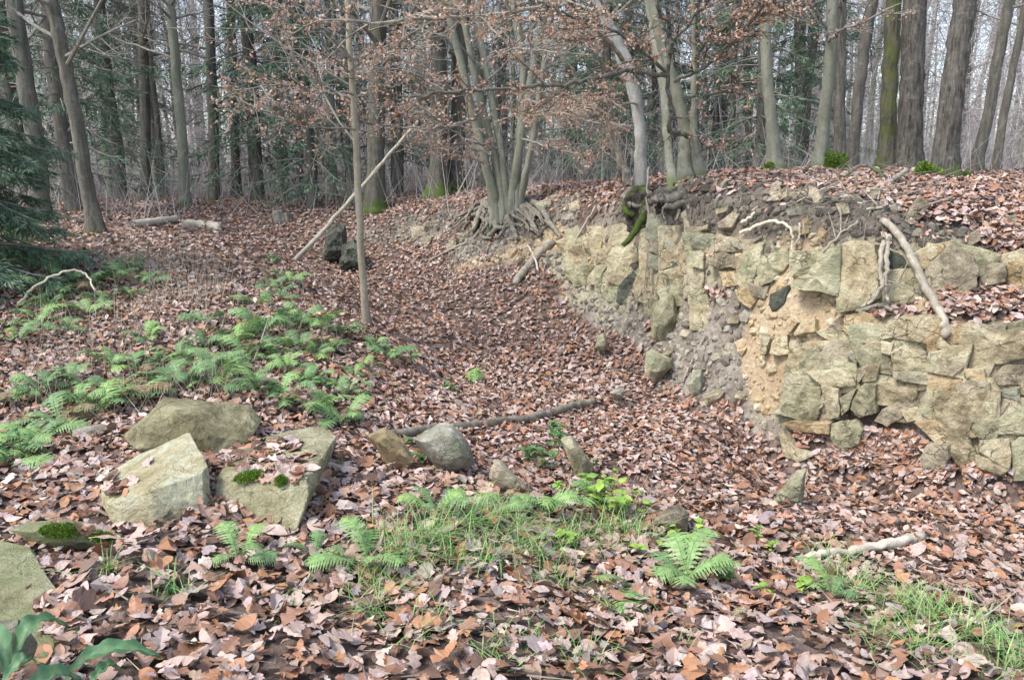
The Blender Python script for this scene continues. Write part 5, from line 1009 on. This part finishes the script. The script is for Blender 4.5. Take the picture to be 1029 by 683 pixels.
BANDS = [ # rows of ferns, each named along its row
 ('in the row of ferns close behind the large boulders', [(22,462,.30),(38,445,.34),(62,432,.42),(98,418,.46),(132,408,.44),(162,396,.42),(186,388,.36),(222,388,.40),(258,396,.36),(288,404,.34),(316,416,.38),(342,428,.34),(80,408,.36),(118,396,.34)]),
 ('in the fern belt half way up the left bank', [(12,330,.36),(38,324,.40),(148,346,.28),(208,352,.34),(238,348,.46),(262,340,.46),(286,332,.46),(302,324,.42),(322,332,.38),(345,338,.34),(250,362,.40),(200,374,.36),(182,362,.32),(272,362,.34),(225,372,.36)]),
 ('in the scattered ferns high on the left bank', [(62,288,.42),(88,292,.44),(118,284,.40),(44,300,.40),(12,262,.36),(70,266,.34),(128,272,.36),(205,326,.30),(258,308,.36),(282,302,.38),(292,286,.36),(274,292,.30),(22,244,.34),(100,306,.36)]),
 ('in the loose small ferns right below the spruce boughs', [(8,282,.34),(30,270,.36),(52,312,.34),(90,318,.32),(132,300,.30),(150,288,.28),(70,336,.30),(16,346,.32)]),
 ('in the loose ferns between the boulder row and the fern belt', [(10,408,.30),(44,398,.32),(72,388,.30),(110,372,.30),(140,376,.32),(160,368,.28),(300,352,.34),(318,360,.32),(336,354,.28),(290,374,.30),(352,398,.26),(306,388,.30)]),
 ('in the small ferns around the foot of the slim tree', [(376,352,.26),(392,362,.34),(408,366,.30),(366,372,.24),(358,382,.22),(318,386,.24)])]
k_ = 0
for nm, spots in BANDS:
    for r_, (u, v, s_) in enumerate(sorted(spots)):
        k_ += 1; fern(u, v, s_, '%s from the left %s' % (ORD[r_], nm), (k_ * 7) % 3, 700 + k_, 6 + k_ % 3)
fern(474, 388, .34, 'single low fern on the leaves behind the fallen branch', 1, 801, 5, True, math.pi * .35)
fern(640, 602, .30, 'bright green fern with broad fronds in the centre foreground', 1, 802, 5, False, -2.2); fern(690, 590, .32, 'upright bright fern right beside the broad-fronded one', 1, 803, 7)
fern(836, 606, .24, 'small fern below the pale rotten log', 1, 804, 5); fern(365, 572, .24, 'small fern in the grass below the boulders', 1, 805, 5); fern(246, 566, .22, 'little fern at the foot of the leaf-topped boulder', 1, 806, 5)
fern(318, 566, .16, 'tiny fern sprig right of the little fern below the boulders', 0, 807, 4); fern(548, 520, .26, 'fern in the grassy strip behind the centre foreground', 1, 808, 6); fern(505, 520, .22, 'fern tucked in grass right of the pale wedge stone', 0, 809, 6)
fern(440, 520, .24, 'fern in grass below the rounded grey boulder', 0, 810, 6); fern(600, 515, .26, 'fern behind the bright raspberry shoots', 1, 811, 6); fern(10, 470, .28, 'fern at the left edge beside the low pale rock', 1, 812, 6)
# ================================================================ leafy herbs
def herb_leaf(seed):
    g = random.Random(seed); n_ = 6; t = np.linspace(0, 1, n_); w = .34 * np.sin(np.pi * t ** .8) * (1 + .10 * np.where(np.arange(n_) % 2 == 0, -1, 1)); w[0] = .02; w[-1] = .0; z = .10 * np.sin(t * 3) - .12 * t * t
    v = np.concatenate([np.stack([t, w, z + .06], -1), np.stack([t, t * 0, z], -1), np.stack([t, -w, z + .06], -1)]); q = []
    for a in range(n_ - 1): q += [(a, n_ + a, n_ + a + 1, a + 1), (n_ + a, 2 * n_ + a, 2 * n_ + a + 1, n_ + a + 1)]
    return v, np.array(q)
HL = [herb_leaf(k) for k in range(4)]
def herb(u, v, hgt, nl, ls, label, pal, seed, spread=.10):
    g = random.Random(seed); g_ = np.random.default_rng(seed); c = hit(u, v); o = empty('leafy_herb', c); tag(o, label, 'herb', 'leafy herbs in the litter'); st = MB(); pp, dd = [], []
    for s_ in range(max(2, nl // 7)):
        a = g.uniform(0, 6.28); b = np.array([math.cos(a), math.sin(a), 0]) * spread * g.uniform(0, 1); tip = b * g.uniform(1.2, 2.0) + np.array([0, 0, hgt * g.uniform(.6, 1.1)]); path = smooth_path([b + np.array([0, 0, -.03]), (b + tip) / 2 + np.array([g.gauss(0, .01), g.gauss(0, .01), .02]), tip], 4)
        v_, t, q = tube(path, np.linspace(.003, .0015, len(path)), 4); st.add(v_, t, q, c=(.17, .2, .07))
        for k in range(7): f = g.uniform(.3, 1) * (len(path) - 1); i = min(int(f), len(path) - 2); pp.append(path[i] + (path[i + 1] - path[i]) * (f - i)); a2 = g.uniform(0, 6.28); dd.append([math.cos(a2), math.sin(a2), g.uniform(-.3, .4)])
    st.build('stem', M_GRASS, o)
    N = len(pp); X = unit(np.array(dd)); Z = unit(np.array([0, 0, 1.]) - X * X[:, 2:3] + g_.normal(0, .15, (N, 3))); Y = unit(np.cross(Z, X)); Z = np.cross(X, Y); lf = MB(); scatter(lf, HL, np.array(pp), np.stack([X, Y, Z], -1), g_.uniform(ls * .6, ls * 1.2, N), np.array(pal)[g_.integers(0, len(pal), N)] * g_.uniform(.85, 1.2, (N, 1)))
    tag(lf.build('leaves', M_GREEN, o), kind='stuff')
GP = [[.10, .22, .07], [.13, .26, .085], [.08, .17, .06]]; YP = [[.28, .42, .075], [.34, .47, .10], [.22, .36, .07]]
for q_ in [(412,458,.14,14,.07,'dark green herb right beside the rounded grey boulder',GP,1),(428,470,.12,14,.07,'dark green herb hugging the right foot of the rounded grey boulder',GP,2),(545,474,.18,28,.07,'leafy herb left of the narrow pale stone',GP,3),(532,462,.14,21,.06,'small leafy herb nearest the fallen branch middle',GP,4),
  (562,452,.2,28,.065,'leafy herb behind the narrow pale stone',GP,5),(556,440,.16,21,.06,'herb at the right end of the fallen branch',GP,6),(602,516,.24,35,.075,'bright yellow-green raspberry shoots in the middle of the foreground',YP,7),(624,528,.22,28,.07,'yellow-green raspberry shoots right of the brightest ones',YP,8),
  (585,505,.2,28,.06,'light green shoots left of the brightest raspberry',YP,31),(612,500,.18,21,.055,'light green shoots right behind the brightest raspberry',YP,32),(660,560,.12,14,.05,'small light shoots left of the upright bright fern',YP,33),
  (646,520,.16,21,.06,'small yellow-green shoots left of the pale stone',YP,9),(703,560,.2,28,.065,'yellow-green leafy shoots above the upright bright fern',YP,10),(742,590,.14,14,.06,'small herb right of the upright bright fern',GP,11),(786,604,.10,14,.055,'round-leaved herb left of the fern below the rotten log',YP,12),
  (766,556,.12,14,.05,'small sprout left of the pale rotten log',YP,13),(560,560,.08,14,.05,'low light green herb in the foreground grass',YP,14),(330,398,.14,14,.06,'herb in front of the ferns right of the boulders',GP,15),(455,395,.1,14,.06,'tiny herb left of the single low fern',GP,16),
  (360,400,.1,14,.05,'small green herb between boulders and slim tree',GP,17),(95,228,.18,21,.11,'green leafy plant at the foot of the leaning grey trunk',GP,18),(275,268,.14,21,.09,'small green plant at the crest of the left bank by the pole',GP,19),(150,338,.12,14,.07,'low herb on the left bank among leaves',GP,20),(590,480,.12,14,.06,'small herb right of the narrow pale stone',GP,21),(20,466,.2,21,.07,'dark herb under the ferns at the left edge',GP,22)]:
    herb(*q_)
# broad-leaved plant in the bottom left corner, close to the lens
bp = empty('broadleaf_plant', hit(20, 676)); tag(bp, 'large fresh green leaves of a broad-leaved plant in the bottom left corner', 'plant')
def big_leaf(pts, wpx, seed, Ys):
    g = random.Random(seed); mid = smooth_path(np.array([P(u, v, Y) for (u, v), Y in zip(pts, Ys)]), 6); N = len(mid); t = np.linspace(0, 1, N); wd = np.interp(t, np.linspace(0, 1, len(wpx)), wpx) * .40 * project(mid[N // 2])[2] / F
    wd = wd * (1 + .10 * np.sin(np.arange(N) * 2.1 + seed)); d = unit(np.gradient(mid, axis=0)); side = unit(np.cross(d, unit(C0 - mid.mean(0)) * .45 + np.array([0, 0, .9]))); b = np.array(bp.location); cols_ = []
    for f, lift in ((-1, .018), (-.5, .012), (0, -.004), (.5, .012), (1, .014)): cols_.append(mid + side * (wd * f)[:, None] + np.array([0, 0, 1]) * (lift * np.sin(np.pi * t) + .006 * np.sin(np.arange(N) * 1.3 + f * 3))[:, None] - b)
    V = np.concatenate(cols_); q = []
    for c_ in range(4):
        for a in range(N - 1): q.append((c_ * N + a, c_ * N + a + 1, (c_ + 1) * N + a + 1, (c_ + 1) * N + a))
    cc = np.repeat(np.array([[.075, .17, .075], [.085, .19, .08], [.19, .29, .15], [.085, .19, .08], [.075, .17, .075]]), N, 0); mb = MB(); mb.add(V, q=q, c=cc); mb.build('leaf', M_GREEN, bp, smooth=True)
big_leaf([(62,690),(78,668),(105,655),(135,652),(162,660)], [5,10,20,22,14,2], 1, [2.2,2.22,2.26,2.3,2.33]); big_leaf([(10,672),(18,650),(30,630),(50,622),(70,630)], [6,10,22,20,12,2], 2, [2.15,2.15,2.18,2.25,2.3])
big_leaf([(8,680),(4,655),(-4,638),(-20,630)], [6,14,26,22,3], 3, [2.1,2.12,2.15,2.2]); big_leaf([(20,700),(40,684),(60,676),(82,682)], [8,18,26,18,3], 4, [2.08,2.1,2.15,2.2]); big_leaf([(0,690),(14,672),(26,662),(36,664)], [6,12,18,12,2], 5, [2.05,2.08,2.1,2.14])
big_leaf([(88,690),(100,676),(112,668),(122,672)], [5,9,13,10,2], 6, [2.1,2.14,2.2,2.24])
# ================================================================ grass and dry stalks
def blades(mb, spots, seed, pal, wide=.0036):
    g = np.random.default_rng(seed)
    for (u, v, r, n_, L) in spots:
        n_ = max(12, int(n_ * .62)); c = hit(u, v); a = g.uniform(0, 6.28, n_); rr = np.abs(g.normal(0, r * 1.15, n_)); x = c[0] + np.cos(a) * rr; y = c[1] + np.sin(a) * rr; p = np.stack([x, y, gz(x, y) - .01], -1); az = g.uniform(0, 6.28, n_); ln = g.uniform(.5, 1.2, n_) * L * 1.45; lean = g.uniform(.35, 1.5, n_)
        h_ = np.stack([np.cos(az), np.sin(az), az * 0], -1); sd_ = np.stack([-np.sin(az), np.cos(az), az * 0], -1) * wide; vs = []
        for f in (0, .35, .7, 1.0): q = p + h_ * (ln * lean * f ** 1.8)[:, None] + np.array([0, 0, 1.]) * (ln * (f - .45 * lean * f * f))[:, None]; vs += [q + sd_ * (1 - .85 * f), q - sd_ * (1 - .85 * f)]
        V = np.stack(vs, 1).reshape(-1, 3); k = np.arange(n_)[:, None, None] * 8; mb.add(V, q=(k + np.array([[[0, 1, 3, 2], [2, 3, 5, 4], [4, 5, 7, 6]]])).reshape(-1, 4), c=np.repeat(np.array(pal)[g.integers(0, len(pal), n_)] * g.uniform(.8, 1.2, (n_, 1)), 8, 0))
gr_ = MB(); GG = [[.20, .37, .12], [.25, .43, .13], [.17, .31, .11], [.32, .43, .15], [.38, .38, .20]]
blades(gr_, [(400,560,.10,170,.15),(430,548,.12,220,.15),(470,530,.12,220,.16),(495,525,.10,180,.16),(520,535,.10,160,.15),(455,560,.10,120,.13),(540,560,.10,140,.13),(580,550,.12,160,.14),(610,540,.12,200,.16),(640,545,.08,90,.13),(500,565,.12,130,.11),(560,590,.10,90,.1),
  (385,600,.12,150,.11),(370,620,.10,110,.10),(420,640,.10,80,.1),(380,575,.08,90,.12),(840,585,.10,150,.14),(860,600,.10,120,.12),(905,612,.12,170,.12),(940,622,.14,190,.12),(970,640,.12,150,.12),(920,655,.12,120,.11),(1000,650,.12,140,.12),(1020,668,.1,110,.12),(880,640,.1,80,.1),
  (175,595,.05,60,.11),(110,575,.04,36,.1),(330,470,.07,60,.09),(500,660,.1,80,.09),(590,665,.08,70,.09),(620,620,.1,70,.09),(830,560,.06,60,.12),(300,600,.05,36,.09),(690,655,.06,40,.08),(540,650,.06,50,.08)], 21, GG)
tag(gr_.build('grass', M_GRASS), 'thin tufts of green grass among the foreground leaves', 'grass', kind='stuff')
ds = MB(); g_ = np.random.default_rng(5)
for (u, v, r, n_, L) in [(158,280,.30,90,.55),(180,300,.25,70,.5),(190,270,.3,60,.5),(140,262,.3,60,.5),(205,300,.2,40,.4),(215,380,.2,60,.4),(195,400,.15,40,.35),(170,310,.2,50,.4),(30,400,.2,30,.4),(130,420,.15,30,.4),(630,510,.12,30,.3),(100,240,.5,60,.6),(60,250,.5,50,.5),(230,395,.15,40,.35),(80,330,.4,90,.45),(160,340,.4,90,.4),(240,330,.3,70,.4),(300,350,.25,50,.35),(50,370,.3,60,.4),(280,300,.4,70,.4),(120,395,.3,60,.4)]:
    c = hit(u, v); x = c[0] + g_.normal(0, r, n_); y = c[1] + g_.normal(0, r, n_); cones(ds, np.stack([x, y, gz(x, y) - .01], -1), unit(np.stack([g_.normal(0, .45, n_), g_.normal(0, .45, n_), np.full(n_, 1.)], -1)), g_.uniform(.4, 1.2, n_) * L, g_.uniform(.002, .004, n_), np.array([.40, .34, .25]) * g_.uniform(.6, 1.2, (n_, 1)))
tag(ds.build('dry_stalks', M_FAR), 'dry grey-brown weed stalks standing on the left bank', 'dry weeds', kind='stuff')
# thin litter of sticks on the ground
ls_ = MB(); N = 900; y = g_.uniform(2, 14, N); x = g_.uniform(-.7, .7, N) * y; ok = lookup(SLOPE, x, y) < 1.2; x, y = x[ok], y[ok]; N = len(x); a = g_.uniform(0, 6.28, N)
cones(ls_, np.stack([x, y, gz(x, y) + g_.uniform(.015, .04, N)], -1), unit(np.stack([np.cos(a), np.sin(a), g_.normal(0, .12, N)], -1)), g_.uniform(.06, .35, N), g_.uniform(.0015, .005, N), np.array([.30, .25, .19]) * g_.uniform(.6, 1.5, (N, 1)))
tag(ls_.build('twig_litter', M_FAR), 'small dead twigs strewn over the fallen leaves', 'twigs', kind='stuff')

# fine rootlets hanging out of the dark soil under the rim, and the tangle of dead twigs on top of it
rl = MB(); g_ = np.random.default_rng(31); ps = []
for k in range(420):
    u = g_.uniform(470, 1025); v = np.interp(u, [470, 560, 640, 700, 780, 860, 940, 1025], [222, 212, 206, 208, 214, 222, 236, 240]) + g_.normal(0, 7); ps.append(on(u, v, g_.uniform(.02, .10)))
ps = np.array(ps); N = len(ps); cones(rl, ps, unit(np.stack([g_.normal(0, .35, N), g_.normal(-.1, .25, N), np.full(N, -1.)], -1)), g_.uniform(.06, .28, N), g_.uniform(.0018, .0045, N), np.array([.24, .20, .155]) * g_.uniform(.5, 1.5, (N, 1)))
o = rl.build('rootlets', M_FAR); o.parent = wall; o.location = -wall.location; tag(o, kind='stuff')
tg = MB(); N = 150; us = g_.uniform(800, 935, N); vs = g_.uniform(168, 214, N); ps = np.array([on(u, v, g_.uniform(.02, .08)) for u, v in zip(us, vs)]); a = g_.uniform(0, 6.28, N)
cones(tg, ps + np.array([0, 0, .03]), unit(np.stack([np.cos(a), np.sin(a), g_.normal(.12, .3, N)], -1)), g_.uniform(.15, .7, N), g_.uniform(.003, .008, N), np.array([.27, .235, .19]) * g_.uniform(.5, 1.5, (N, 1)))
tag(tg.build('brushwood', M_FAR), 'tangle of thin dead twigs lying on the rim below the oaks', 'brushwood', kind='stuff')
